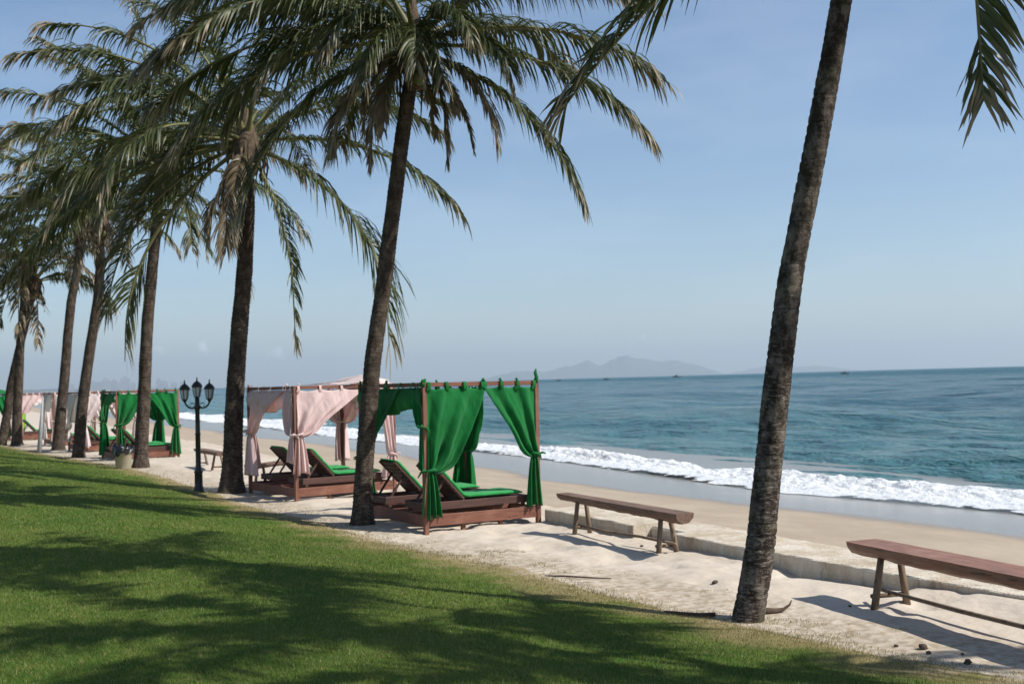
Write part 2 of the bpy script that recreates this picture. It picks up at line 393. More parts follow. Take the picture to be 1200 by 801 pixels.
# ------------------------------------------------------------------ ground, lawn, sea
def axis(parts):
    out = []
    for a, b, st in parts: out += list(np.arange(a, b-1e-6, st))
    return np.array(out+[parts[-1][1]])
gx = axis([(-400, -40, 40), (-40, -4, 2), (-4, 3, .5), (3, 10.5, .07), (10.5, 23, .3), (23, 60, 3)])
gy = axis([(-200, -10, 20), (-10, 4, 1), (4, 28, .085), (28, 60, .25), (60, 140, 2), (140, 600, 20), (600, 7000, 200)])
X, Y = np.meshgrid(gx, gy, indexing='ij')
Z = terrain(X, Y)
edge = ss((X-(xe(Y)-.9))/1.3)*ss((xe(Y)+1.25-X)/1.1)
Zs = Z - .07*ss((xe(Y)-.05-X)/.5)
o = mesh('sand_beach', np.stack([X, Y, Zs], -1).reshape(-1, 3), grid_faces(len(gx), len(gy)), M['sand'])
attr(o, 'edge', edge.ravel()); tag(o, kind='structure')

gx = axis([(-45, -6, 1.5), (-6, 3.5, .25), (3.5, 7.8, .05)]); gy = axis([(-25, 3, 1), (3, 30, .09), (30, 60, .25), (60, 130, 2)])
X, Y = np.meshgrid(gx, gy, indexing='ij')
def lawn_z(X, Y):
    e = xe(Y)+.28*fbm(X*.9+3, Y*.9, 4)
    return terrain(X, Y)+.030*ss((e-X)/.30)-.016+.006*fbm(X*6, Y*6, 2)-.05*ss((X-e)/.3)
Z = lawn_z(X, Y)
edge_f = lambda X, Y: ss((X-(xe(Y)-1.7))/1.9)
keep = (X < xe(Y)+.8)
F_ = grid_faces(len(gx), len(gy)); kf = keep.ravel()[F_].all(1)
o = mesh('lawn', np.stack([X, Y, Z], -1).reshape(-1, 3), F_[kf], M['lawn'])
attr(o, 'edge', edge_f(X, Y).ravel()); tag(o, kind='structure')

# grass blades
def blades():
    P = []
    for (x0, x1, y0, y1, n, sc) in ((-3.5, 7.4, 3.5, 9, 340000, 1.0), (-5, 6.9, 9, 15, 200000, 1.4), (-7, 6.2, 15, 26, 130000, 2.0), (-8, 5.6, 26, 48, 90000, 3.0)):
        x = rng.uniform(x0, x1, n); y = rng.uniform(y0, y1, n); P.append(np.stack([x, y, np.full(n, sc)], 1))
    P = np.concatenate(P); x, y, sc = P.T
    ef = edge_f(x, y); e = xe(y)+.28*fbm(x*.9+3, y*.9, 4)
    thin = fbm(x*1.6+9, y*1.6, 4)+.40
    tuft = (fbm(x*1.1+3, y*1.1, 2)*.6+fbm(x*5+1, y*5, 2)) > .20+.35*np.clip((x-e)/.8, 0, 1)
    k = (x < e+.05) & (rng.random(len(x)) > ef*1.05*np.clip(thin*1.5, 0, 1)); k &= rng.random(len(x)) < (1-.5*ef)
    k |= (x >= e-.5) & (x < e+.8) & tuft & (rng.random(len(x)) < .5)
    x, y, sc, ef = x[k], y[k], sc[k], ef[k]
    z = np.maximum(lawn_z(x, y), terrain(x, y))-.004; n = len(x); a = rng.uniform(0, 6.283, n); b = rng.uniform(0, 6.283, n)
    h = rng.uniform(.014, .033, n)*(1+.18*(sc-1)); wd = rng.uniform(.0018, .0032, n)*sc; ln = rng.uniform(.2, .9, n)*h
    v = np.zeros((n, 3, 3))
    v[:, 0] = np.stack([x-np.cos(a)*wd, y-np.sin(a)*wd, z], 1); v[:, 1] = np.stack([x+np.cos(a)*wd, y+np.sin(a)*wd, z], 1)
    v[:, 2] = np.stack([x+np.cos(b)*ln, y+np.sin(b)*ln, z+h], 1)
    o = mesh('lawn_grass', v.reshape(-1, 3), np.arange(3*n).reshape(-1, 3), M['blade'], smooth=False)
    attr(o, 'edge', np.repeat(ef, 3)); attr(o, 'rnd', np.repeat(rng.random(n), 3))
    tag(o, 'short green lawn grass turning dry and thin towards the sand', 'grass', kind='stuff')
blades()

SEA = -1.22
def water():
    rr = [14.]
    while rr[-1] < 60000: rr.append(rr[-1]*(1.0075 if rr[-1] < 900 else 1.03))
    rr = np.array(rr); th = np.radians(np.arange(-14, 118, .19))
    Rg, T = np.meshgrid(rr, th, indexing='ij'); X = Rg*np.sin(T); Y = Rg*np.cos(T)
    z = np.zeros_like(X); dr = Rg*.0075
    g = np.random.default_rng(11)
    for i in range(34):
        lam = 2.2*1.12**i*g.uniform(.9, 1.1); lam = min(lam, 55); ang = math.pi+g.normal(0, .38)
        kx, ky = math.cos(ang)*2*math.pi/lam, math.sin(ang)*2*math.pi/lam
        amp = .0125*lam**.62*ss((lam/np.maximum(dr, 1e-3)-3)/4)
        ph = kx*X+ky*Y+g.uniform(0, 6.28)+1.6*fbm(X*.03+i, Y*.02, 2)
        z += amp*(1-2*np.abs(np.sin(ph/2)))
    z *= ss((X-xs(Y)-1)/9)*.9+.04
    # one green swell rising behind the surf
    dx = X-xs(Y)-12-2.5*fbm(Y*.03, Y*.01, 2); z += .30*np.exp(-(dx/2.2)**2)*(ss(fbm(Y*.045+4, X*0+2, 2)*1.6+.55))*(Rg < 900)
    dx = X-xs(Y)-27-3*fbm(Y*.02+9, Y*.01, 2); z += .22*np.exp(-(dx/2.5)**2)*(ss(fbm(Y*.03+14, X*0+2, 2)*1.6+.5))*(Rg < 900)
    o = mesh('sea', np.stack([X, Y, SEA+z], -1).reshape(-1, 3), grid_faces(len(rr), len(th)), M['water']); tag(o, kind='structure')
water()
def surf():
    Yv = np.concatenate([np.arange(8, 75, .09), np.arange(75, 160, .3), np.arange(160, 600, 2)]); U = np.linspace(0, 1, 95)
    Yg, Ug = np.meshgrid(Yv, U, indexing='ij')
    wig = 1.6*fbm(Yv*.09, Yv*0+.5, 4); base = xs(Yv)+wig-.3
    wid = 5.4+4.0*fbm(Yv*.05+40, Yv*0+3, 3); wid = np.where(Yv > 90, 8, wid)
    Xg = base[:, None]+Ug*wid[:, None]
    hgt = .13+.34*fbm(Yv*.12+7, Yv*0+9, 3)
    prof = .05+hgt[:, None]*np.exp(-((Ug-.60)/.17)**2)+.10*ss(Ug/.12)*ss((1-Ug)/.2)
    lump = (.13*fbm(Xg*1.1, Yg*.5, 5)+.17*fbm(Xg*6, Yg*4.5, 3))*np.exp(-((Ug-.52)/.30)**2)
    z = np.maximum(terrain(Xg, Yg)+.012, SEA-.03)+prof*ss(Ug/.32)*ss((1-Ug)/.12)+lump*(.55+hgt[:, None])*ss(Ug/.3)
    cover = np.exp(-((Ug-.42)/.34)**4)*1.05-.3*ss((Ug-.45)/.4)+.55*fbm(Yg*.16, Ug*2.5+3, 3)
    o = mesh('surf_foam', np.stack([Xg, Yg, z], -1).reshape(-1, 3), grid_faces(len(Yv), len(U)), M['foam'])
    attr(o, 'cover', cover.ravel()); tag(o, kind='structure')
surf()

# low far coast, hazy hills
def ridge(name, pts, depth, dist, seed, hs=1.):
    """hills standing on the horizon: profile as (pixel x, height m); real width and depth"""
    n = 220; xsn = np.linspace(pts[0][0], pts[-1][0], n); h = np.interp(xsn, [p[0] for p in pts], [p[1] for p in pts])*hs
    k = np.hanning(9); k /= k.sum(); h = np.convolve(np.pad(h, 4, 'edge'), k, 'valid')
    h = h*(1+.10*fbm(xsn*.06+seed, xsn*0, 4))
    V = []; m_ = 24
    for i in range(n):
        d = rayd(xsn[i], 442); a = math.atan2(d.x, d.y)
        for j in range(m_):
            q = j/(m_-1)*2-1; rr = dist+q*depth
            V.append((rr*math.sin(a), rr*math.cos(a), SEA-2+max(0, h[i])*max(0, 1-abs(q)**1.3)*(1+.25*float(fbm(np.array([i*.12+seed]), np.array([j*.5]), 3)[0]))))
    return tag(mesh(name, V, grid_faces(n, m_), M['hill']), kind='structure')
ridge('hills', [(560, 0), (585, 60), (605, 95), (640, 78), (665, 120), (690, 165), (705, 140), (722, 180), (737, 235), (755, 190), (770, 150), (790, 155), (812, 120), (835, 45), (850, 0)], 2200, 29000, 1, 2.5)
ridge('hills', [(850, 0), (875, 70), (900, 130), (925, 90), (960, 110), (990, 40), (1010, 0)], 1500, 31000, 5, 1.5)
ridge('coast', [(-130, 30), (20, 22), (60, 26), (110, 18), (160, 16), (230, 12), (262, 0)], 700, 16500, 9, 2.2)
g = np.random.default_rng(5)
for (px_, wd, ht) in ((84, 60, 55), (96, 70, 48), (110, 45, 70), (116, 60, 62), (124, 85, 84), (134, 70, 76), (142, 50, 58), (147, 95, 92), (156, 45, 52), (186, 50, 78), (193, 70, 60), (204, 60, 46), (214, 55, 52)):
    d = rayd(px_, 455); a = math.atan2(d.x, d.y); D = 15500+g.uniform(-300, 300); wd *= 1.25; ht *= 1.9
    t = MB(); t.box((-wd/2, -wd*.3, 0), (wd/2, wd*.3, ht*.86), None, 0); t.box((-wd*.32, -wd*.2, ht*.86), (wd*.3, wd*.2, ht*.97), None, 0); t.box((-wd*.1, -wd*.1, ht*.97), (wd*.06, wd*.1, ht*1.04), None, 0)
    for k in range(6): t.box((-wd/2-1.2, -wd*.3-1.2, ht*.12*(k+1)), (wd/2+1.2, wd*.3+1.2, ht*.12*(k+1)+1.5), None, 0)
    ob = t.build('tower_block', M['tower'], None, False, (D*math.sin(a), D*math.cos(a), 8)); ob.rotation_euler = (0, 0, -a)
    tag(ob, 'faint hazy tower block of the skyline on the far shore', 'tower block', 'tower blocks of the far skyline')
def boat(px_, py_, Lh, label):
    d = rayd(px_, py_); t = (SEA+.2-CAMZ)/d.z; t = min(t, 2100); p = Vector((0, 0, CAMZ))+d*t
    root = empty('fishing_boat', (p.x, p.y, SEA), math.atan2(-d.x, d.y)+.25); tag(root, label, 'boat', 'boats on the horizon')
    V = []; n = 13
    for i in range(n):
        q = i/(n-1)*2-1; b = Lh*.16*max(.02, 1-abs(q)**2.4); sh = .9+1.5*abs(q)**2.5
        V += [(q*Lh/2, -b, sh*Lh/11), (q*Lh/2, -b*.6, -.3), (q*Lh/2, b*.6, -.3), (q*Lh/2, b, sh*Lh/11)]
    f = [(i*4+k, i*4+(k+1) % 4, (i+1)*4+(k+1) % 4, (i+1)*4+k) for i in range(n-1) for k in range(4)]
    mesh('hull', V, f, M['boat'], root, False)
    MB().box((-Lh*.22, -Lh*.09, .8*Lh/11), (Lh*.06, Lh*.09, 3.0*Lh/11), None, .05).build('cabin', M['boat'], root)
    MB().tube([(Lh*.16, 0, .5), (Lh*.16, 0, 5.2*Lh/11)], .012*Lh, 6).build('mast', M['boat'], root)
boat(793, 441.6, 15, 'dark fishing boat nearest the hill on the horizon, largest of the boats')
boat(711, 444.6, 9, 'small dark boat on the horizon straight under the highest hill')
boat(655, 446.0, 8, 'tiny dark boat on the horizon closest to the near green cabana')
boat(990, 437.6, 9, 'tiny boat on the horizon right of the leaning near palm trunk')

# ------------------------------------------------------------------ kerb wall along the sand
def kerb():
    pts = [(8.26, 15.7), (8.28, 14.35), (8.27, 13.2), (8.24, 11.9), (8.22, 10.7), (8.24, 9.5), (8.3, 8.4), (8.36, 7.0), (8.45, 4.5), (8.5, 2)]
    ys = np.arange(15.6, 1.9, -.12); xsn = np.interp(-ys, [-p[1] for p in pts], [p[0] for p in pts])
    V = []; sec = [(0, -.5), (0.0, .14), (.015, .152), (.5, .16), (.94, .135), (.97, .09), (.97, -.9)]
    g = np.random.default_rng(2)
    gap = []
    for i, (x, y) in enumerate(zip(xsn, ys)):
        for (dx, z) in sec:
            V.append((x+dx+.009*float(fbm(np.array([y*2.2+dx*9]), np.array([z*5.]), 3)[0]), y, z+.014*float(fbm(np.array([y*1.4]), np.array([dx*3.]), 3)[0])+g.normal(0, .003)))
    n = len(sec); f = [(i*n+k, (i+1)*n+k, (i+1)*n+k+1, i*n+k+1) for i in range(len(ys)-1) for k in range(n-1) if not (13.15 > ys[i] > 12.15)]
    f += [tuple(range(n))[::-1], tuple((len(ys)-1)*n+k for k in range(n))]
    ia = [i for i in range(len(ys)-1) if 13.15 > ys[i] > 12.15]
    f += [tuple(ia[0]*n+k for k in range(n)), tuple((ia[-1]+1)*n+k for k in range(n))[::-1]]
    o = mesh('kerb_wall', V, f, M['kerb'], None, False)
    tag(o, 'low weathered concrete kerb wall running along the beach side of the sand', 'wall')
    b = MB().box((8.55, 12.25, -.5), (9.3, 13.1, .12), Matrix.Identity(4), .03).build('concrete_block', M['kerb'], None)
    tag(b, 'stained pale concrete block in the gap of the kerb behind the middle bench', 'concrete block')
kerb()

# ------------------------------------------------------------------ palms
def rot_about(v, axis_, ang):
    return v*np.cos(ang)[..., None]+np.cross(axis_, v)*np.sin(ang)[..., None]+axis_*(np.sum(axis_*v, -1)*(1-np.cos(ang)))[..., None]
def frond_mesh(seed, phi, elev, L, droop, nl=70, leaf=1.0, lw=.042, roll=0., sway=0., hang=2.1, dexp=1.25):
    """returns verts, quads, material index, rnd, tip. phi: azimuth in degrees, 0 = camera right, 90 = away"""
    g = np.random.default_rng(seed)
    K = 26; t = np.linspace(0, 1, K)
    az = R(phi)-YAW+R(sway)*t**1.5
    el = R(elev)-R(droop)*t**dexp; el = np.maximum(el, R(-88))
    T = np.stack([np.cos(az)*np.cos(el), np.sin(az)*np.cos(el), np.sin(el)], 1)
    P = np.concatenate([[[0, 0, 0]], np.cumsum((T[1:]+T[:-1])/2*L/(K-1), 0)])
    Sd = np.stack([-np.sin(az), np.cos(az), 0*az], 1)
    U = np.cross(Sd, T); rl = R(roll)*t
    Sd = rot_about(Sd, T, rl+0*t); U = np.cross(T, Sd)*1.0
    U = np.where((U[:, 2:3] < 0) & (abs(roll) < 60), -U, U)
    V = []; Fq = []; mi = []; rn = []; tp = []
    # rachis
    n = 5; rad = (.034*(1-t)**.8+.006)*(L/4.2); rad[0] *= 1.9; rad[1] *= 1.35
    for k in range(n):
        a = 2*math.pi*k/n; V.append(P+(Sd*math.cos(a)*1.15+U*math.sin(a))*rad[:, None])
    V = [np.stack(V, 1).reshape(-1, 3)]
    i = (np.arange(K-1)[:, None]*n+np.arange(n)[None]).ravel(); j = (np.arange(K-1)[:, None]*n+(np.arange(n)[None]+1) % n).ravel()
    Fq.append(np.stack([i, j, j+n, i+n], 1)); mi.append(np.ones(len(i))); rn.append(np.full(K*n, .5)); tp.append(np.zeros(K*n))
    base = K*n
    # leaflets
    tl = np.linspace(.13, .995, nl); tl = np.repeat(tl, 2)+g.normal(0, .003, nl*2); tl = np.clip(tl, .1, .999); sd = np.tile([1., -1.], nl)
    keepm = (g.random(nl*2) > .07) & (fbm(tl*9+seed, sd*3, 2) > -.24); tl, sd = tl[keepm], sd[keepm]; N = len(tl)
    ip = lambda A: np.stack([np.interp(tl, t, A[:, c]) for c in range(3)], 1)
    p, tt, s_, u_ = ip(P), ip(T), ip(Sd), ip(U)
    q = (tl-.1)/.9
    ll = leaf*np.clip(.45+1.9*q, 0, 1)*np.clip(1.5-.92*q, 0, 1)*g.uniform(.7, 1.12, N)*(L/4.2)**.5
    brk = g.random(N) < .10; ll = np.where(brk, ll*g.uniform(.35, .8, N), ll)
    be = np.radians(34+28*q+g.normal(0, 6, N))
    D = s_*(sd*np.cos(be))[:, None]+tt*np.sin(be)[:, None]+u_*(.28-.1*q+g.normal(0, .11, N))[:, None]
    D /= np.linalg.norm(D, axis=1)[:, None]
    gr = hang*g.uniform(.6, 1.5, N)
    m_ = 5; c = p.copy(); ks = np.linspace(0, 1, m_); wp = np.array([.55, 1, .92, .62, .06])
    tw = g.normal(0, .55, N); rows = []
    wind = np.array([-.55, .25, 0])*.10
    for r in range(m_):
        d = D+(np.array([0, 0, -1.])+wind)*(gr*ks[r]**1.2*1.35)[:, None]; d /= np.linalg.norm(d, axis=1)[:, None]
        wv = tt-d*np.sum(tt*d, 1)[:, None]; wv /= np.linalg.norm(wv, axis=1)[:, None]+1e-9
        wv = rot_about(wv, d, tw*(.3+ks[r]))
        hw = lw*.5*wp[r]*(L/4.2)**.3
        rows.append(np.stack([c-wv*hw, c+wv*hw], 1)); c = c+d*(ll/(m_-1))[:, None]
    Lv = np.stack(rows, 1)   # N,m,2,3
    V.append(Lv.reshape(-1, 3))
    b = base+np.arange(N)[:, None]*(m_*2)+np.arange(m_-1)[None]*2; b = b.ravel()
    Fq.append(np.stack([b, b+1, b+3, b+2], 1)); mi.append(np.zeros(len(b)))
    rn.append(np.repeat(g.random(N), m_*2)); tp.append((np.repeat(q[:, None]**2*.75, m_*2, 1)+np.repeat(ks, 2)[None]*.45).ravel())
    return np.concatenate(V), np.concatenate(Fq), np.concatenate(mi), np.concatenate(rn), np.concatenate(tp)

def frond_tip(dx, dz, droop, dexp=1.25):
    """start elevation and length of a frond whose tip lies dx out and dz up from the crown"""
    t = np.linspace(0, 1, 40); best = None; want = math.atan2(dz, dx)
    for el in np.arange(-80, 89, 1.):
        e = np.maximum(R(el)-R(droop)*t**dexp, R(-88)); x = np.cos(e).mean(); z = np.sin(e).mean(); er = abs(math.atan2(z, x)-want)
        if best is None or er < best[0]: best = (er, el, math.hypot(dx, dz)/math.hypot(x, z))
    return best[1], best[2]
def tp(phi, dx, dz, droop, kw=None):
    el, L = frond_tip(dx, dz, droop); k = dict(sway=0); k.update(kw or {}); return (phi, el, L, droop, k)
def palm(base, pts, radii, fr, label, seed, nfill=14, nl=60, lw=.042, Lf=4.2, bark='bark', nuts=5, dead=2, flare=.35, elo=95, dro=(55, 35)):
    """pts: trunk line as world points (base first)"""
    g = np.random.default_rng(seed); base = Vector(base)
    root = empty('palm_tree', base); tag(root, label, 'palm tree', 'palm trees along the lawn edge')
    # trunk: smooth curve, ring scars, flared foot
    P = np.array([[*(Vector(p)-base)] for p in pts]); d = np.concatenate([[0], np.cumsum(np.linalg.norm(np.diff(P, axis=0), axis=1))])
    # Catmull-like smoothing through the given points
    nS = int(d[-1]/.022); sN = np.linspace(0, d[-1], nS)
    Pc = np.stack([np.interp(sN, d, P[:, k]) for k in range(3)], 1)
    win = int(.9/.022) | 1; kr = np.hanning(win+2)[1:-1]; kr /= kr.sum(); h = win//2
    pad = np.concatenate([Pc[0]-(Pc[1]-Pc[0])*np.arange(h, 0, -1)[:, None], Pc, Pc[-1]+(Pc[-1]-Pc[-2])*np.arange(1, h+1)[:, None]])
    Pc = np.stack([np.convolve(pad[:, k], kr, 'valid') for k in range(3)], 1)
    rd = .90*np.interp(sN, d, radii)*(1+flare*np.exp(-sN/.16))
    # irregular ring spacing
    ph = np.cumsum(.022/np.interp(fbm(sN*1.3, sN*0+seed, 3), [-.5, .5], [.055, .10])); saw = ph % 1
    ring = np.exp(-((saw-.04)/.12)**2)+np.exp(-((saw-1.04)/.12)**2)
    n = 22; th = np.linspace(0, 2*np.pi, n, endpoint=False)
    lump = fbm(np.cos(th)[None]*1.4+sN[:, None]*1.5+seed, np.sin(th)[None]*1.4+sN[:, None]*.7, 4)
    rr = rd[:, None]*(1+.10*lump)*(1+.035*(saw[:, None]-.5)*(1+1.5*lump)-.045*ring[:, None])
    V = np.stack([Pc[:, None, 0]+rr*np.cos(th), Pc[:, None, 1]+rr*np.sin(th), np.repeat(Pc[:, 2:3], n, 1)+.035*lump*0], -1)
    V[0, :, 2] -= .15; V = V.reshape(-1, 3)
    i = (np.arange(nS-1)[:, None]*n+np.arange(n)[None]).ravel(); j = (np.arange(nS-1)[:, None]*n+(np.arange(n)[None]+1) % n).ravel()
    o = mesh('trunk', V, np.stack([i, j, j+n, i+n], 1), M[bark], root); attr(o, 'ring', np.repeat(ring, n))
    top = Vector(Pc[-1])
    # fibrous crown heart
    cb = MB(); rt = float(radii[-1])
    cb.lathe([(rt*1.05, -.55), (rt*1.7, -.3), (rt*1.9, 0), (rt*1.5, .3), (rt*.6, .62), (.03, .9)], tuple(top), 14)
    for k in range(16):
        a = g.uniform(0, 6.28); rr_ = rt*g.uniform(1.2, 1.8); z0 = g.uniform(-.1, .25)
        cb.tube([top+Vector((rr_*math.cos(a), rr_*math.sin(a), z0)), top+Vector((rr_*1.5*math.cos(a), rr_*1.5*math.sin(a), z0-.35)), top+Vector((rr_*1.4*math.cos(a+.2), rr_*1.4*math.sin(a+.2), z0-g.uniform(.6, 1.05)))], [.035, .025, .006], 5)
    cb.build('crown_fibre', M['fibre'], root, True)
    for k in range(nuts):
        a = R(-150+k*300/max(1, nuts))+g.uniform(-.3, .3)-YAW; rr_ = rt*2.0+g.uniform(.0, .1)
        MB().blob(top+Vector((rr_*math.cos(a), rr_*math.sin(a), -.32-g.uniform(0, .25))), (.085, .085, .11), k+seed, .06).build('coconut', M['coconut'], root, True)
    fl = list(fr)
    for k in range(nfill):
        q = (k+.5)/nfill; phi = k*137.5+seed*40+g.uniform(-15, 15)
        fl.append((phi, 78-elo*q**.9+g.uniform(-8, 8), Lf*g.uniform(.85, 1.08)*(0.8 if q < .15 else 1), dro[0]+dro[1]*q+g.uniform(-12, 15)))
    for k in range(dead):
        fl.append(tp(g.uniform(0, 360), g.uniform(.35, .8), -g.uniform(.9, 1.7), g.uniform(40, 80), dict(dry=True, leaf=g.uniform(.4, .7), hang=1.5)))
    for k, f in enumerate(fl):
        phi, el, L, dr = f[:4]; kw = f[4] if len(f) > 4 else {}
        dry = kw.get('dry', False); kw = {a: b for a, b in kw.items() if a != 'dry'}
        V, Fq, mi, rn, tps = frond_mesh(seed*100+k, phi, el, L, dr, nl=nl, lw=lw, roll=kw.pop('roll', g.uniform(-25, 25)), sway=kw.pop('sway', g.uniform(-18, 18)), **kw)
        a = R(phi)-YAW; off = np.array([math.cos(a)*rt*.8, math.sin(a)*rt*.8, .12+.004*el])+np.array(top)
        o = mesh('frond', V+off, Fq, [M['leafdry' if dry else 'leaf'], M['fibre' if dry else 'rachis']], root, True, (0, 0, 0), mi)
        attr(o, 'rnd', rn); attr(o, 'tip', tps)
        if dry: o['label'] = 'withered brown frond hanging down'
    return root

def at(px_, py_, base):       # point seen at a photo pixel, at the base's distance from the camera
    d = fwd + cr*((px_-600)/1333) - cu*((py_-400.5)/1333)
    k = (Vector(base)-Vector((0, 0, CAMZ))).dot(fwd); return Vector((0, 0, CAMZ))+d*k
def trunk_pts(base, px):      # trunk bends, measured in the photo, as world points above the base
    b = Vector(base); return [b]+[at(x, y, b) for x, y in px]
def B(x, y): return (x, y, tz(x, y)-.02)

b = B(6.28, 8.12)
palm(b, trunk_pts(b, [(888, 660), (899, 560), (913, 430), (928, 310), (951, 200), (971, 90), (986, 0), (1000, -100), (1012, -170)]), [.150, .147, .138, .13, .122, .118, .112, .108, .1, .1],
     [tp(177, 2.62, -2.2, 26, dict(roll=30, hang=1.7, leaf=.85)), tp(-79, 1.5, -2.6, 95, dict(roll=10, hang=.55, leaf=.8)), tp(180, 3.1, .6, 60), tp(160, 3.3, .8, 60), tp(205, 3.0, 1.0, 60), tp(192, 3.5, .3, 62), tp(170, 2.8, 1.6, 50), tp(225, 3.1, .6, 60), tp(186, 2.0, -.55, 75, {})],
     'leaning palm nearest the camera, its trunk running out of the top of the picture', 1, 8, 110, .038, 3.5, 'bark_near', 4, elo=62, dro=(45, 12), flare=.12)
b = B(5.68, 16.70)
palm(b, trunk_pts(b, [(426, 560), (432, 480), (438, 410), (449, 340), (460, 250), (470, 170), (479, 110), (486, 62)]), [.175, .165, .15, .142, .138, .135, .13, .125, .12],
     [tp(-4, 2.35, -2.4, 50, dict(roll=15)), tp(2, 3.45, -1.45, 52, dict(roll=10)), tp(5, 3.7, -.65, 58, {}), tp(-85, 1.3, -.8, 100), tp(-60, 1.7, -.5, 95), tp(-125, 1.8, -.6, 95), tp(-30, 1.6, -.9, 90), tp(-20, 1.2, -1.5, 60, dict(dry=True)), tp(12, 3.6, .6, 70),
      tp(182, 3.8, -.9, 60), tp(188, 2.5, -2.5, 62, dict(roll=-20)), tp(176, 4.2, -.3, 65), tp(170, 3.9, .7, 70), tp(192, 3.4, -1.7, 62), tp(184, 4.0, .2, 75), tp(200, 2.9, 1.3, 70), tp(172, 3.0, -1.2, 80),
      tp(-110, 1.6, -1.0, 90), tp(-70, 1.3, -.9, 90), tp(-150, 2.3, -.9, 80), tp(215, 3.4, -.5, 70), tp(120, 3, -1, 75), tp(205, 1.2, -1.6, 60, dict(dry=True))],
     'palm with a gently curved trunk standing beside the near green cabana', 2, 9, 150, .031, 4.2, 'bark', 4, 7, elo=60)
b = B(5.29, 23.80)
palm(b, trunk_pts(b, [(273, 520), (276, 450), (281, 380), (287, 310), (290, 240), (289, 175)]), [.27, .225, .205, .195, .185, .175, .165],
     [tp(-3, 4.3, -1.7, 62, dict(roll=10)), tp(-6, 2.75, -4.2, 80, dict(roll=25, hang=2.0, leaf=1.35)), tp(-25, 1.0, -4.0, 45, dict(hang=1.2, leaf=.6)), tp(6, 4.1, .6, 60), tp(14, 3.6, 1.8, 60),
      tp(186, 2.4, -4.3, 62, dict(roll=45, hang=1.4)), tp(178, 4.6, -2.5, 62, dict(roll=10)), tp(184, 5.1, -3.2, 55), tp(172, 4.4, .3, 62), tp(186, 3.8, 2.2, 62), tp(178, 4.5, -1.1, 66), tp(170, 2.6, 3.2, 45), tp(200, 4.2, 1.3, 66),
      tp(-120, 3.6, -1.6, 80), tp(-145, 4.0, .2, 75), tp(205, 3.6, -1.8, 75), tp(150, 3.8, -2.0, 75), tp(165, 3.2, -3.2, 70), tp(80, 3.5, 0, 70), tp(-100, 1.0, -2.2, 50, dict(dry=True)), tp(-130, .8, -1.8, 40, dict(dry=True))],
     'palm with the thickest trunk, between the black lamp post and the pink cabana', 3, 9, 128, .034, 4.5, 'bark', 3, 3, elo=60)
b = B(4.86, 33.20)
palm(b, trunk_pts(b, [(167, 500), (170, 440), (172, 390), (177, 330), (183, 270), (188, 205)]), [.225, .20, .19, .182, .175, .165, .155],
     [tp(183, 4.6, -1.6, 62), tp(176, 4.4, .9, 62), tp(170, 3.2, 3.2, 50), tp(-5, 3.9, -2.0, 70), tp(190, 4.4, -2.8, 62), tp(-60, 3.2, -2.6, 70), tp(-100, 3.2, -2, 75), tp(-130, 3.9, -.6, 75), tp(176, .5, 4.9, 14, dict(roll=0)), tp(8, 2.2, -3.2, 60), tp(186, 4.3, 2.0, 55)],
     'palm with a straight trunk rising behind the beige bin', 4, 14, 90, .040, 4.4, 'bark', 3, elo=58, dro=(48, 28))
b = B(3.89, 40.0)
palm(b, trunk_pts(b, [(95, 490), (101, 440), (107, 400), (115, 350), (118, 310), (117, 262)]), [.21, .2, .19, .185, .175, .165, .155],
     [(182, 25, 4.6, 80, {}), (178, 55, 4.8, 70, {}), (-6, 20, 4.2, 90, {}), (-90, 10, 4.2, 80, {}), (170, 70, 4.6, 60, {}), (-100, -30, 2.6, 50, dict(dry=True))],
     'palm whose bowed trunk bends to the right in front of the pale pink cabana', 5, 16, 80, .046, 4.2, 'bark', 3, elo=58, dro=(48, 28))
b = B(3.76, 46.0)
palm(b, trunk_pts(b, [(71, 490), (76, 440), (79, 400), (84, 350), (92, 310), (95, 262)]), [.24, .22, .2, .19, .185, .175, .165],
     [(184, 30, 4.6, 78, {}), (175, 60, 4.6, 62, {}), (4, 40, 4.4, 70, {}), (-90, 15, 4.2, 85, {}), (200, 12, 4.4, 80, {}), (165, 72, 4.6, 40, {})],
     'palm with dark trunk beside the grey leaning pole and the cream curtains', 6, 15, 76, .050, 4.3, 'bark', 2, elo=58, dro=(48, 28))
b = B(2.63, 51.6)
palm(b, trunk_pts(b, [(20, 490), (22, 450), (24, 400), (28, 360), (30, 310)]), [.24, .21, .2, .19, .18, .17],
     [(186, 25, 4.4, 85, {}), (-5, 15, 4.2, 105, dict(dry=True)), (0, 45, 4.3, 75, {}), (-90, 10, 4.2, 85, {}), (-80, -40, 3.4, 45, dict(dry=True)), (178, 60, 4.4, 60, {})],
     'leftmost upright palm trunk at the far end of the lawn', 7, 14, 70, .055, 4.0, 'bark', 2, elo=68, dro=(48, 28))
b = B(2.05, 52.6)
palm(b, trunk_pts(b, [(8, 490), (13, 450), (22, 410), (33, 370), (40, 335)]), [.22, .2, .185, .175, .165, .16],
     [(186, 20, 4.0, 85, {}), (-10, 20, 4.0, 95, {}), (-95, 0, 3.8, 80, {}), (10, 50, 4, 70, {}), (-60, -35, 3.0, 50, dict(dry=True))],
     'slanting palm crossing behind the leftmost upright palm trunk', 8, 12, 66, .055, 3.8, 'bark', 2, elo=70, dro=(48, 28))
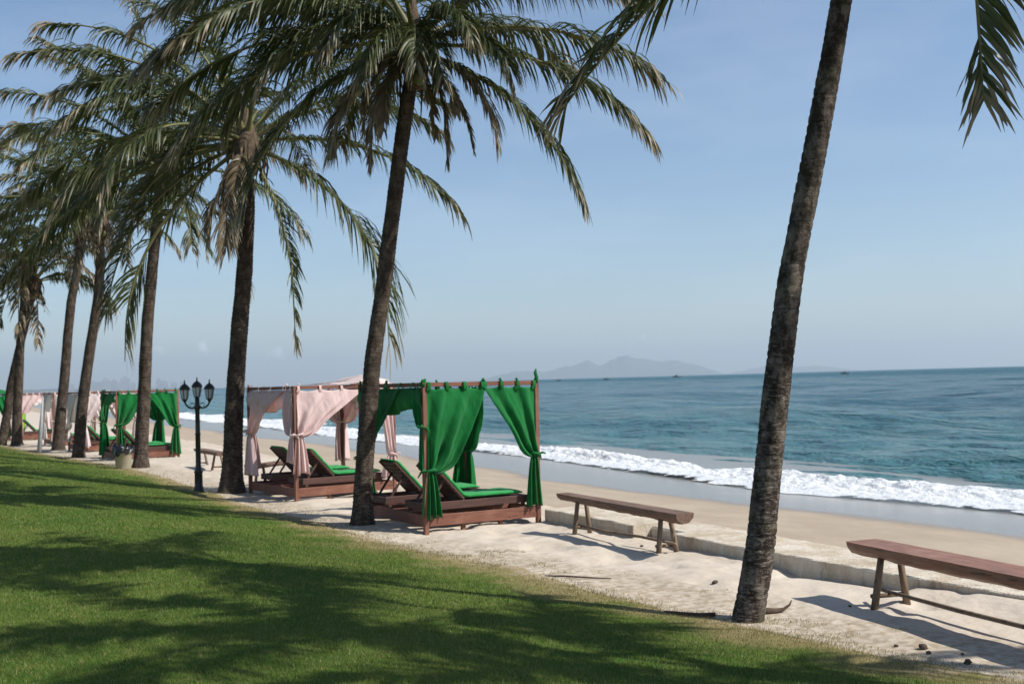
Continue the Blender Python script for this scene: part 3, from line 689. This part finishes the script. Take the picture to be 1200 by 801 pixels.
# the row goes on outside the frame: these throw the shadows on the lawn
for (x, y, lx, ly, hgt, sd, nf) in ((6.4, 3.1, .9, .3, 6.7, 9, 9), (7.5, 1.5, 1.7, .6, 6.2, 10, 8)):
    b = B(x, y); palm(b, [b, Vector(b)+Vector((.1*lx, .1*ly, hgt*.4)), Vector(b)+Vector((.55*lx, .5*ly, hgt*.75)), Vector(b)+Vector((lx, ly, hgt))], [.19, .16, .14, .12], [], 'palm of the row standing outside the picture near the camera', sd, nf, 90, .060, 3.4, 'bark', 0, elo=58, dro=(48, 22))

# ------------------------------------------------------------------ cabanas
def curtain(parent, o3, d2, n2, reach, ztop, ztie, zbot, mt, seed, wt=.13, tail=.32, folds=2.6, loops=3, curve=.58, lean=0., amp=1.):
    """curtain hung from the rail at o3, running along d2, gathered to the post at ztie"""
    g = np.random.default_rng(seed); d = Vector((*d2, 0)); n = Vector((*n2, 0)); ns = 44; nu, nl = 30, 18
    s = np.linspace(0, 1, ns); p1, p2, p3 = g.uniform(0, 6.28, 3)
    rows = []
    for i in range(nu):
        t = i/(nu-1); xin = wt+(reach-wt)*(1-t)**curve
        x = .02+s*(xin-.02)
        z = ztop+(ztie-ztop)*t - .10*s*np.exp(-((t-.86)/.16)**2)*min(1, reach) - .035*(1-t)**4*np.abs(np.sin(np.pi*loops*s))
        A = (.012+.034*t)*amp; q = s**(1-.25*t)
        nn = A*(1.2*np.sin(2*np.pi*folds*q+p1+1.1*math.sin(2*t+p2))+.5*(2*np.abs(np.sin(np.pi*folds*1.7*q+p2+1.4*t))-1)+.5*t**3*np.sin(2*np.pi*7*q+p3))+.05*amp*np.sin(np.pi*t)*s
        nn += .022*amp*np.exp(-((s-1)/.07)**2)+.030*amp*fbm(x*5+seed, z*2.2+x*4, 3)
        rows.append(np.stack([x, nn, z], 1))
    for i in range(1, nl+1):
        t = i/nl; wd = wt*.75+(tail-wt*.75)*t**.55; c0 = -.03*t+lean*t
        x = c0+s*wd-.25*(wd-wt*.75)
        A = (.022+.040*t)*amp; nn = A*np.sin(2*np.pi*2.7*s+p3+.5*t)+A*.4*np.sin(2*np.pi*6*s+p1)
        z = ztie+(zbot-ztie)*t+.025*t*np.sin(2*np.pi*1.3*s+p2)
        rows.append(np.stack([x, nn, z], 1))
    A = np.stack(rows); k = np.exp(-((np.arange(len(rows))-nu+.5)/1.3)**2)[:, None]*.45
    A[..., 1] = A[..., 1]*(1-k)
    dd, nn_ = np.array(d), np.array(n)
    V = np.array(o3)+A[..., 0:1]*dd+A[..., 1:2]*nn_+A[..., 2:3]*np.array([0, 0, 1.])
    V = V.reshape(-1, 3); Fc = grid_faces(len(rows), ns)
    o = mesh('curtain', V, Fc, mt, parent)
    so_ = o.modifiers.new('thick', 'SOLIDIFY'); so_.thickness = .005
    # tie band, and loops over the rail
    tb = MB(); c = Vector(o3)+d*(wt*.42)+Vector((0, 0, ztie)); ring = []
    for k in range(17):
        a = 2*math.pi*k/16; ring.append(c+d*(math.cos(a)*wt*.58)+n*(math.sin(a)*.062)+Vector((0, 0, .02*math.sin(a+1))))
    tb.tube(ring, .02, 7, False)
    for sg in (1, -1): tb.tube([c-d*wt*.5, c-d*(wt*.5+.06)+n*.04*sg+Vector((0, 0, .02*sg)), c-d*(wt*.5+.10)+n*.07*sg+Vector((0, 0, -.05+.05*sg))], [.016, .02, .008], 6)
    tb.build('tie', mt, o, True)
    for k in range(loops+1):
        q = Vector(o3)+d*(.05+(reach-.1)*k/loops)+Vector((0, 0, ztop-.05)); lb = MB(); v_ = []
        for a_ in np.linspace(0, 2*math.pi, 13)[:-1]:
            for e_ in (-1, 1): v_.append(q+d*(.024*e_)+n*(.040*math.cos(a_))+Vector((0, 0, .055+.072*math.sin(a_))))
        lb.add(v_, [(2*i_, 2*i_+1, (2*i_+3) % 24, (2*i_+2) % 24) for i_ in range(12)])
        lb.build('curtain_loop', mt, o, True)
        if g.random() < .4: MB().tube([q+Vector((0, 0, .115)), q+d*.02+n*.01+Vector((0, 0, .16)), q+d*.04-n*.01+Vector((0, 0, .15))], [.018, .02, .006], 6).build('knot', mt, o, True)
    return o
def valance(parent, a, b, z, depth, mt, seed, sag=.05, n2=(0, 0)):
    g = np.random.default_rng(seed); a = np.array(a); b = np.array(b); ns, nt_ = 50, 12; s = np.linspace(0, 1, ns); V = []
    dv = (b-a)/np.linalg.norm(b-a); nv = np.array([-dv[1], dv[0], 0])
    for i in range(nt_):
        t = i/(nt_-1); off = .03*t*np.sin(2*np.pi*3*s+seed)+.02*np.sin(2*np.pi*7*s+2*seed)*t+.06*np.sin(np.pi*t)
        V.append(a+(b-a)*s[:, None]+nv*off[:, None]+np.stack([0*s, 0*s, z-depth*t*(1+.12*np.sin(2*np.pi*1.5*s+seed))-sag*np.sin(np.pi*s)*(t*.6+.2)], 1))
    o = mesh('valance', np.concatenate(V), grid_faces(nt_, ns), mt, parent); o.modifiers.new('thick', 'SOLIDIFY').thickness = .005; return o
def cabana(x, y, rot, w_, l_, label, curt, vals=(), h=2.15, zoff=0., tilt=0., base_mt='wood'):
    root = empty('beach_cabana', (x, y, tz(x+.8, y+.5)*.0+zoff), R(rot)); root.rotation_euler = (0, tilt, R(rot))
    tag(root, label, 'cabana', 'curtained cabanas along the beach')
    cn = dict(FL=(0, 0), FR=(w_, 0), BL=(0, l_), BR=(w_, l_)); p = .035
    for k, (a, b_) in cn.items(): MB().box((a-p, b_-p, -.25), (a+p, b_+p, h), None, .006).build('post', M['woodv'], root)
    ed = [('FL', 'FR'), ('BL', 'BR'), ('FL', 'BL'), ('FR', 'BR')]
    for i, (a, b_) in enumerate(ed):
        A = Vector((*cn[a], h-.035)); Bv = Vector((*cn[b_], h-.035)); dv = (Bv-A).normalized()
        MB().bar(A+dv*(p+.002), Bv-dv*(p+.002), .05, .062).build('top_rail', M['wood'], root)
    bf = MB(); hb = .05; tb = .215
    for (a, b_) in ed:
        A = Vector((*cn[a], (hb+tb)/2)); Bv = Vector((*cn[b_], (hb+tb)/2)); dv = (Bv-A).normalized()
        bf.bar(A+dv*(p+.003), Bv-dv*(p+.003), .04, tb-hb)
    for k in range(4):
        yy = .3+(l_-.6)*k/3; bf.box((.03, yy-.045, tb-.10), (w_-.03, yy+.045, tb-.03), None, .004)
    for k in range(1, 3):
        MBx = w_*k/3; bf.box((MBx-.03, .03, -.1), (MBx+.03, .09, hb+.1), None, .004)
    bf.build('base_frame', M[base_mt], root)
    for i, (a, b_, reach, zt, zb, mt, kw) in enumerate(curt):
        A = Vector(cn[a]); Bv = Vector(cn[b_]); d = (Bv-A).normalized(); n = Vector((-d.y, d.x)); ctr = Vector((w_/2, l_/2))
        if n.dot(A-ctr) < 0: n = -n
        curtain(root, Vector((*(A+d*.008+n*.03), 0)), d, n, reach, h-.072, zt, zb, mt, int(x*31+y*7+i*13), **kw)
    for i, (a, b_, dp, mt) in enumerate(vals): valance(root, Vector((*cn[a], 0)), Vector((*cn[b_], 0)), h-.075, dp, mt, i+3)
    return root
Gn, Pk, Pp, Cm = M['green'], M['pink'], M['palepink'], M['cream']
c1 = cabana(6.24, 15.48, 4.5, 1.93, 2.3, 'nearest green curtained cabana beside the middle bench', [
    ('FL', 'FR', 1.0, .86, .17, Gn, dict(tail=.30, curve=.55)), ('FR', 'FL', .97, 1.02, .24, Gn, dict(tail=.28, curve=.8)),
    ('BL', 'FL', 1.62, .92, .25, Gn, dict(curve=.7)), ('FL', 'BL', .34, 1.5, .9, Gn, dict(loops=1, folds=2, wt=.06, tail=.08, amp=.6)),
    ('BR', 'BL', .55, .98, .22, Gn, dict(tail=.36, loops=2, folds=3)), ('BR', 'FR', .55, .98, .25, Gn, dict(loops=2, folds=3)), ('BL', 'BR', .5, .95, .25, Gn, dict(loops=2, folds=3))],
    [('FL', 'BL', .34, Gn)], tilt=.008)
# knotted strip end sticking up on the seaward front post
MB().tube([(1.93, 0, 2.12), (1.945, -.01, 2.2), (1.93, 0, 2.27), (1.95, .01, 2.33)], [.045, .03, .026, .01], 7).build('knot', Gn, c1, True)
MB().tube([(-.02, 0, 2.08), (0, 0, 2.17), (.03, -.01, 2.2)], [.045, .04, .012], 7).build('knot', Gn, c1, True)
c2 = cabana(5.91, 21.14, 8, 2.1, 2.3, 'dusty pink curtained cabana with white cloth thrown over its top rail', [
    ('FL', 'FR', 1.45, 1.22, .48, Pk, dict(tail=.34, curve=.9)), ('BL', 'FL', 1.95, 1.22, .36, Pk, dict(tail=.42, curve=.9)),
    ('BR', 'BL', .5, 1.36, .52, Pk, dict(tail=.26, loops=2, folds=3, lean=-.02)), ('BR', 'FR', .85, 1.36, .55, Pk, dict(tail=.24, loops=2)),
    ('FR', 'FL', .34, .75, .3, Pk, dict(tail=.4, loops=1, folds=2.5)), ('BL', 'BR', .4, 1.25, .5, Pk, dict(loops=1, folds=2)), ('FL', 'BL', .3, 1.22, .7, Pk, dict(loops=1, folds=2))],
    [('FL', 'BL', .36, Pk), ('FR', 'BR', .3, Pk)])
# white cloth heaped over the top rails at the seaward side
def heap(parent, w_, l_, h):
    n = 40; V = []
    for i in range(n):
        s = i/(n-1)
        for j in range(n):
            t = j/(n-1); xx = .95+1.25*s; yy = -.07+1.9*t
            z = h+.02+.16*math.exp(-((s-.62)/.30)**2)*math.exp(-((t-.35)/.45)**2)+.03*float(fbm(np.array([s*4.]), np.array([t*5.]), 3)[0])
            z -= .55*ss((s-.90)/.10)*(.4+.6*t) + .30*ss((.10-t)/.10)*ss((s-.3)/.4) + .03*math.sin(9*t)*ss((s-.85)/.15)
            V.append((min(xx, w_+.07+.02*math.sin(12*t)), yy, float(z)))
    o = mesh('roof_cloth', V, grid_faces(n, n), M['palepink'], parent); o.modifiers.new('thick', 'SOLIDIFY').thickness = .006
heap(c2, 2.1, 2.3, 2.15)
c3 = cabana(4.72, 36.9, 4, 1.86, 2.3, 'far green curtained cabana behind the beige bin', [
    ('FL', 'FR', 1.0, 1.1, .38, Gn, dict(tail=.28, curve=.75)), ('FR', 'FL', .95, 1.0, .12, Gn, dict(tail=.36, curve=.8)),
    ('BL', 'FL', .75, 1.2, .1, Gn, dict(tail=.5)), ('BR', 'BL', .7, 1.15, .3, Gn, dict(tail=.4, loops=2)), ('BR', 'FR', .5, 1.15, .3, Gn, dict(loops=2)), ('BL', 'BR', .3, 1.1, .2, Gn, dict(loops=1))],
    [('FL', 'BL', .3, Gn)])
c4 = cabana(4.25, 43.0, 4, 2.0, 2.3, 'pale pink curtained cabana just behind the far green one', [
    ('FL', 'FR', .95, 1.15, .15, Pp, dict(tail=.5, curve=.6)), ('BL', 'FL', 2.0, .8, .3, Cm, dict(curve=.6)), ('FR', 'FL', .8, 1.1, .3, Pk, {}), ('BR', 'BL', .8, 1.1, .3, Pk, {})],
    [('FL', 'BL', .9, Cm)])
c5 = cabana(3.85, 49.0, 4, 2.0, 2.3, 'cream curtained cabana behind the grey leaning pole', [
    ('FL', 'FR', 1.1, 1.0, .2, Cm, dict(tail=.4)), ('BL', 'FL', 1.1, 1.0, .25, Cm, dict(tail=.4)), ('FR', 'FL', .8, 1.0, .2, Cm, {}), ('BR', 'BL', 1.2, .9, .2, Cm, {})],
    [('FL', 'BL', .6, Cm)])
c6 = cabana(3.0, 56.6, 4, 2.0, 2.3, 'white and lime curtained cabana between the leftmost palm trunks', [
    ('FL', 'FR', .9, 1.25, .2, Pk, dict(tail=.2)), ('FR', 'FL', .9, 1.15, .15, Cm, dict(tail=.45)), ('BL', 'BR', .62, .3, .2, M['lime'], dict(wt=.5, tail=.55)), ('BR', 'BL', .75, .4, .2, Pp, dict(wt=.6, tail=.65)), ('BL', 'FL', .5, 1.2, .2, Pk, {})],
    [('FL', 'FR', .3, Pk), ('BL', 'BR', .45, Cm)])
c7 = cabana(.62, 57.0, 4, 2.0, 2.3, 'green roofed cabana cut by the left edge of the picture', [('FR', 'FL', .7, 1.1, .2, Gn, {}), ('BR', 'FR', .7, 1.1, .2, Gn, {})], [('FR', 'BR', .3, Gn)])
def canopy(parent, w_, l_, h):
    n = 24; V = [(-.1+(w_+.2)*i/(n-1), -.1+(l_+.2)*j/(n-1), h+.03+.34*math.sin(math.pi*i/(n-1))**.7*math.sin(math.pi*j/(n-1))**.5+.02*math.sin(i*.9)) for i in range(n) for j in range(n)]
    o = mesh('roof_cloth', V, grid_faces(n, n), Gn, parent); o.modifiers.new('thick', 'SOLIDIFY').thickness = .006
canopy(c7, 2.0, 2.3, 2.15)

# ------------------------------------------------------------------ sun loungers in the cabanas
def lounger_meshes():
    fr = MB(); z0, z1 = .255, .37; W = .66
    for yy in (0, W): fr.box((.02, yy-.02, z0), (1.84, yy+.02, z1), None, .005)
    for xx in (.04, 1.82): fr.box((xx-.02, .022, z0+.01), (xx+.02, W-.022, z1-.01), None, .004)
    for k in range(9): xx = .74+k*.12; fr.box((xx-.04, .022, z1-.035), (xx+.04, W-.022, z1-.012), None, .004)
    leg = MB(); leg.box((-.03, -.018, .206), (.03, .018, .262), None, .004)
    hinge = Vector((.70, 0, z1)); ang = R(47); d = Vector((-math.cos(ang), 0, math.sin(ang))); Lb = .72
    bk = MB(); dn = Vector((-math.sin(ang), 0, -math.cos(ang)))
    for yy in (.05, W-.05): bk.bar(hinge+Vector((0, yy, 0)), hinge+d*Lb+Vector((0, yy, 0)), .05, .035, .004, (0, 1, 0))
    for k in range(8): q = hinge+d*(.06+k*.088); bk.bar(q+Vector((0, .02, 0))+dn*.0, q+Vector((0, W-.02, 0)), .076, .022, .004, tuple(dn))
    q = hinge+d*.45; st = MB()
    for yy in (.09, W-.09): st.bar(q+Vector((0, yy, -.02)), Vector((.16, yy, z1-.02)), .03, .035)
    st.bar(Vector((.16, .06, z1-.02)), Vector((.16, W-.06, z1-.02)), .03, .03)
    # cushion: seat pad and back pad, one bent quilted slab
    path = [hinge+d*(Lb+.01), hinge+d*.5, hinge+d*.25, hinge+d*.06, hinge+Vector((.07, 0, 0)), hinge+Vector((.3, 0, 0)), hinge+Vector((.6, 0, 0)), hinge+Vector((.88, 0, 0)), hinge+Vector((1.02, 0, 0))]
    pts = []; N = 40
    L_ = [0]
    for a, b_ in zip(path, path[1:]): L_.append(L_[-1]+(b_-a).length)
    for i in range(N): s_ = L_[-1]*i/(N-1); pts.append(Vector([np.interp(s_, L_, [p_[k] for p_ in path]) for k in range(3)]))
    V = []; ncr = 20
    for i, p_ in enumerate(pts):
        t = (pts[min(i+1, N-1)]-pts[max(i-1, 0)]).normalized(); up = Vector((0, 1, 0)).cross(t)*-1
        if up.z < 0: up = -up
        s_ = L_[-1]*i/(N-1); q_ = abs((s_/.36) % 1-.5)*2; e_ = min(1, (i+.5)/2.2, (N-.5-i)/2.2)
        th_ = (.062-.016*max(0, q_-.75)*4)*(e_**.5)
        for k in range(ncr):
            a = 2*math.pi*k/ncr; cx = math.copysign(abs(math.cos(a))**.25, math.cos(a)); cz = math.copysign(abs(math.sin(a))**.55, math.sin(a))
            V.append(p_+Vector((0, W/2+cx*(W/2-.03), 0))+up*(.022+th_/2+cz*th_/2))
    f = [(i*ncr+k, i*ncr+(k+1) % ncr, (i+1)*ncr+(k+1) % ncr, (i+1)*ncr+k) for i in range(N-1) for k in range(ncr)]+[tuple(range(ncr))[::-1], tuple((N-1)*ncr+k for k in range(ncr))]
    return fr, leg, bk, st, (V, f)
LM = lounger_meshes()
proto = empty('sun_lounger', (0, 0, 0)); tag(proto, 'x', 'sun lounger', 'sun loungers under the cabanas')
LM[0].build('frame', M['darkwood'], proto)
for (xx, yy) in ((.1, 0), (.1, .66), (1.7, 0), (1.7, .66)): LM[1].build('leg', M['darkwood'], proto, loc=(xx, yy, 0))
LM[2].build('backrest', M['darkwood'], proto); LM[3].build('prop', M['darkwood'], proto)
mesh('cushion', LM[4][0], LM[4][1], M['cushion'], proto)
def place(root, cab_, lx, ly, rz, label):
    a = cab_.rotation_euler.z; c, s_ = math.cos(a), math.sin(a)
    root.location = (cab_.location.x+c*lx-s_*ly, cab_.location.y+s_*lx+c*ly, cab_.location.z+.008); root.rotation_euler = (0, 0, a+rz); root['label'] = label
def copy_tree(o, parent=None):
    c = o.copy(); C.objects.link(c); c.parent = parent
    for ch in list(o.children): copy_tree(ch, c)
    return c
lst = [(c1, .02, .12, 'lounger with green cushion at the front of the nearest green cabana'), (c1, -.02, 1.42, 'lounger with raised back at the rear of the nearest green cabana'),
       (c2, .16, .12, 'lounger with green cushion at the front of the pink cabana'), (c2, .12, 1.45, 'lounger at the rear of the pink cabana, its raised back dark'),
       (c3, .02, .12, 'lounger with pale green cushion at the front of the far green cabana'), (c3, .0, 1.42, 'lounger at the rear of the far green cabana'),
       (c4, .05, .12, 'front lounger of the pale pink cabana'), (c4, .05, 1.42, 'rear lounger of the pale pink cabana'), (c5, .05, .4, 'lounger in the cream curtained cabana'), (c6, .05, .4, 'lounger with green cushion in the white and lime cabana')]
for i, (cb, lx, ly, lab) in enumerate(lst):
    rt = proto if i == 0 else copy_tree(proto); place(rt, cb, lx, ly, random.uniform(-.03, .03), lab)

# ------------------------------------------------------------------ benches
def log_bench(x, y, rz, L, label, mt, leg_mt, zt=.50, wd=.32, th=.16, legs=(.5, .5), rod=True, taper=0., zl=(0, 0)):
    """half-log bench; local y runs along the log from -L/2 to L/2"""
    root = empty('log_bench', (x, y, tz(x, y)), rz); tag(root, label, 'bench', 'half-log benches on the beach')
    n = 26; V = []; nc = 16; g = np.random.default_rng(int(L*100+y*10))
    for i in range(n):
        t = i/(n-1); yy = -L/2+L*t; sc = 1+taper*(t-.5)+.05*float(fbm(np.array([t*4+y]), np.array([1.]), 3)[0]); e_ = .92 if i in (0, n-1) else 1
        for k in range(nc):
            a = math.pi*k/(nc-1); V.append((-math.cos(a)*wd/2*sc*e_+.008*g.normal()*.3, yy, zt+zl[0]+(zl[1]-zl[0])*t-math.sin(a)**.8*th*sc*e_+.006*g.normal()*(0 < k < nc-1)))
    f = [(i*nc+k, (i+1)*nc+k, (i+1)*nc+k+1, i*nc+k+1) for i in range(n-1) for k in range(nc-1)]
    f += [((i+1)*nc, i*nc, i*nc+nc-1, (i+1)*nc+nc-1) for i in range(n-1)]
    f += [tuple(k for k in range(nc)), tuple((n-1)*nc+k for k in range(nc))[::-1]]
    mesh('log_seat', V, f, mt, root, False)
    def gz_(lx, ly):
        c, s_ = math.cos(rz), math.sin(rz); return tz(x+c*lx-s_*ly, y+s_*lx+c*ly)-tz(x, y)
    for yy in (-L/2+legs[0], L/2-legs[1]):
        for sg in (-1, 1):
            fx = sg*(wd*.5+.03); zt_ = zt+zl[0]+(zl[1]-zl[0])*((yy+L/2)/L)
            MB().tube([(fx, yy+random.uniform(-.04, .04), gz_(fx, yy)-.12), (sg*wd*.27, yy, zt_-th*.55)], [.036, .030], 9).build('leg', leg_mt, root, True)
        MB().tube([(-wd*.55, yy+.03, gz_(0, yy)+.09), (wd*.55, yy+.03, gz_(0, yy)+.08)], .022, 7).build('cross_bar', leg_mt, root, True)
    if rod:
        a = -L/2+legs[0]-.2; b_ = L/2-legs[1]+.2; zm = .115
        MB().tube([(0, a, zm+gz_(0, a)), (.02, (a*2+b_)/3, zm+.01+gz_(0, a)*.6), (-.015, (a+2*b_)/3, zm+gz_(0, b_)*.6), (0, b_, zm+.01+gz_(0, b_))], [.018, .02, .021, .017], 7).build('stretcher', leg_mt, root, True)
    return root
log_bench(7.92, 12.88, R(.5), 3.0, 'log bench in front of the kerb gap, right of the nearest green cabana', M['benchgrey'], M['stick'], .53, .24, .118, (.42, .55), True, -.30, (.0, .02))
log_bench(7.48, 6.35, R(-6.5), 3.7, 'thick half-log bench with reddish flat top running out of the right edge', M['benchtop'], M['stick'], .54, .36, .135, (.5, .42))
log_bench(6.75, 25.35, R(-52), 2.3, 'plank bench behind the pink cabana', M['benchgrey'], M['stick'], .46, .28, .10, (.4, .4), False)
log_bench(6.35, 31.2, R(2), 2.6, 'weathered bench seen between the lamp post and the thickest palm', M['benchgrey'], M['stick'], .46, .28, .11, (.4, .4), False)

# ------------------------------------------------------------------ lamp post
def lamp(x, y):
    root = empty('street_lamp', (x, y, tz(x, y)-.02), -YAW); tag(root, 'black iron lamp post with three lanterns beside the thickest palm', 'lamp post')
    H_ = 1.98
    MB().lathe([(.11, 0), (.115, .04), (.10, .10), (.085, .14), (.08, .40), (.095, .43), (.07, .48), (.055, .55), (.052, 1.2), (.062, 1.22), (.05, 1.25), (.046, 1.72), (.065, 1.75), (.07, 1.80), (.05, 1.84), (.045, H_)], n=14).build('post', M['iron'], root, True)
    for sg in (-1, 1):
        MB().tube([(sg*.04, 0, 1.80), (sg*.10, 0, 1.76), (sg*.18, 0, 1.78), (sg*.24, 0, 1.84), (sg*.26, 0, 1.92)], .019, 8).tube([(sg*.06, 0, 1.86), (sg*.13, 0, 1.87), (sg*.17, 0, 1.82), (sg*.13, 0, 1.80)], .012, 6).build('arm', M['iron'], root, True)
    for cx, cz in ((0, H_-.03), (-.26, 1.90), (.26, 1.90)):
        L_ = MB(); c = (cx, 0, cz)
        L_.lathe([(0.0168, -0.0270), (0.0294, 0.0000), (0.0605, 0.0450), (0.0655, 0.0585)], c, 6)
        for k in range(6):
            a = 2*math.pi*(k+.5)/6; L_.tube([(cx+.062*math.cos(a), .062*math.sin(a), cz+.054), (cx+.094*math.cos(a), .094*math.sin(a), cz+.257)], .0085, 5)
        L_.lathe([(0.1075, 0.2520), (0.1126, 0.2700), (0.1050, 0.2925), (0.0773, 0.3330), (0.0420, 0.3645), (0.0168, 0.3780)], c, 12)
        lo = L_.build('lantern', M['iron'], root)
        MB().lathe([(0.0504, 0.0540), (0.0823, 0.2565)], c, 6, False).build('glass', M['glass'], lo)
        MB().lathe([(0.0151, 0.3735), (0.0218, 0.3915), (0.0101, 0.4095), (0.0168, 0.4275), (0.0034, 0.4635)], c, 8).build('finial', M['iron'], lo, True)
lamp(4.72, 24.33)
# small black lamp head silhouette is a single post; bin with black liner
def bin_(x, y):
    root = empty('rubbish_bin', (x, y, tz(x, y)), 0); tag(root, 'round beige bin with a black bag over its rim', 'bin')
    MB().lathe([(.19, 0), (.20, .02), (.235, .50), (.25, .51), (.25, .55), (.225, .55), (.21, .4), (.17, .05)], n=24).build('body', M['bin'], root, True)
    n, m_ = 48, 9; V = []
    for j in range(m_):
        q = j/(m_-1); a_r = [.10, .18, .228, .245, .262, .272, .275, .27, .268][j]; zz = [.53, .60, .615, .60, .585, .55, .51, .47, .44][j]
        for k in range(n):
            a = 2*math.pi*k/n; e_ = .02*math.sin(7*a+j)+.014*math.sin(13*a+2*j); V.append(((a_r+e_*.6)*math.cos(a), (a_r+e_*.6)*math.sin(a), zz+e_*(1.4 if j else .5)+.09*max(0, math.cos(a-2.9))*(j < 5)-(.10*max(0, math.cos(a-2.9)) if j > 6 else 0)))
    f = [(j*n+k, j*n+(k+1) % n, (j+1)*n+(k+1) % n, (j+1)*n+k) for j in range(m_-1) for k in range(n)]+[tuple(range(n))[::-1]]
    mesh('liner_bag', V, f, M['bag'], root)
bin_(4.32, 32.6)
# grey pole leaning by the far cabanas
po = MB().tube([(2.95, 43.9, tz(2.95, 43.9)-.1), (3.05, 44.0, 1.1), (3.12, 44.05, 2.0)], [.085, .06, .025], 9).build('leaning_pole', simple('grey_pole', (.34, .35, .37), (.26, .27, .29), 4, .6, .1), None, True)
tag(po, 'grey pole leaning beside the dark palm trunk near the cream cabana', 'pole')

# ------------------------------------------------------------------ litter on the sand
def husk_piece(pts, rad, label, name='palm_husk'):
    q = [(x, y, tz(x, y)+z) for x, y, z in pts]; o = MB().tube(q, rad, 8).build(name, M['husk'], None, True); tag(o, label, 'palm husk' if name == 'palm_husk' else 'twig'); return o
husk_piece([(6.40, 8.30, .015), (6.50, 8.26, .025), (6.58, 8.22, .022), (6.66, 8.19, .02), (6.73, 8.17, .03), (6.78, 8.15, .06), (6.80, 8.14, .10)], [.015, .03, .034, .026, .016, .010, .006], 'curled dry palm husk lying right of the nearest palm trunk')
husk_piece([(5.72, 8.58, .035), (5.80, 8.55, .03), (5.90, 8.50, .02), (6.0, 8.44, .015), (6.12, 8.36, .02)], [.005, .014, .02, .022, .018], 'dark dry husk lying left of the nearest palm trunk')
husk_piece([(5.75, 10.9, .015), (5.9, 10.75, .02), (6.25, 10.35, .015)], [.006, .011, .006], 'thin twig on the sand between the lawn and the middle bench', 'twig')
labs = ['round brown husk on the sand below the thick bench, largest of the bits', 'small brown husk bit lying close to the lawn at the lower right', 'tiny dark husk bit just left of the bench leg shadow', 'brown husk bit near the right edge of the sand', 'small dark husk bit left of the nearest palm trunk on bare sand', 'tiny husk bit on the sand right of the nearest palm', 'dark husk bit beside the largest round husk', 'small husk bit on bare sand by the middle bench']
for (px_, py_, s_), lab in zip(((1082, 759, .035), (1134, 776, .032), (1050, 755, .018), (1128, 766, .014), (838, 684, .03), (996, 708, .016), (1088, 765, .02), (752, 636, .022)), labs):
    d = rayd(px_, py_); t = (.02-CAMZ)/d.z; p_ = Vector((0, 0, CAMZ))+d*t
    o = MB().blob((0, 0, 0), (s_, s_*.85, s_*.75), int(px_), .35, 2).build('husk_bit', M['husk'], None, True, (p_.x, p_.y, tz(p_.x, p_.y)+s_*.45)); tag(o, lab, 'husk', 'husk bits scattered on the sand')

# ------------------------------------------------------------------ sea air
hz = MB().box((-9000, -3000, -60), (36000, 36000, 900), None, 0).build('haze', None); hz.data.materials.clear()
hm = bpy.data.materials.new('sea_haze'); hm.use_nodes = True; ht = hm.node_tree; ht.nodes.clear()
ho = ht.nodes.new('ShaderNodeOutputMaterial'); pv = ht.nodes.new('ShaderNodeVolumePrincipled')
pv.inputs['Color'].default_value = (.74, .88, 1, 1); pv.inputs['Density'].default_value = 6.0e-5; pv.inputs['Anisotropy'].default_value = .2
ht.links.new(pv.outputs[0], ho.inputs['Volume']); hz.data.materials.append(hm)
tag(hz, 'pale blue sea haze over the water', 'haze', kind='stuff')
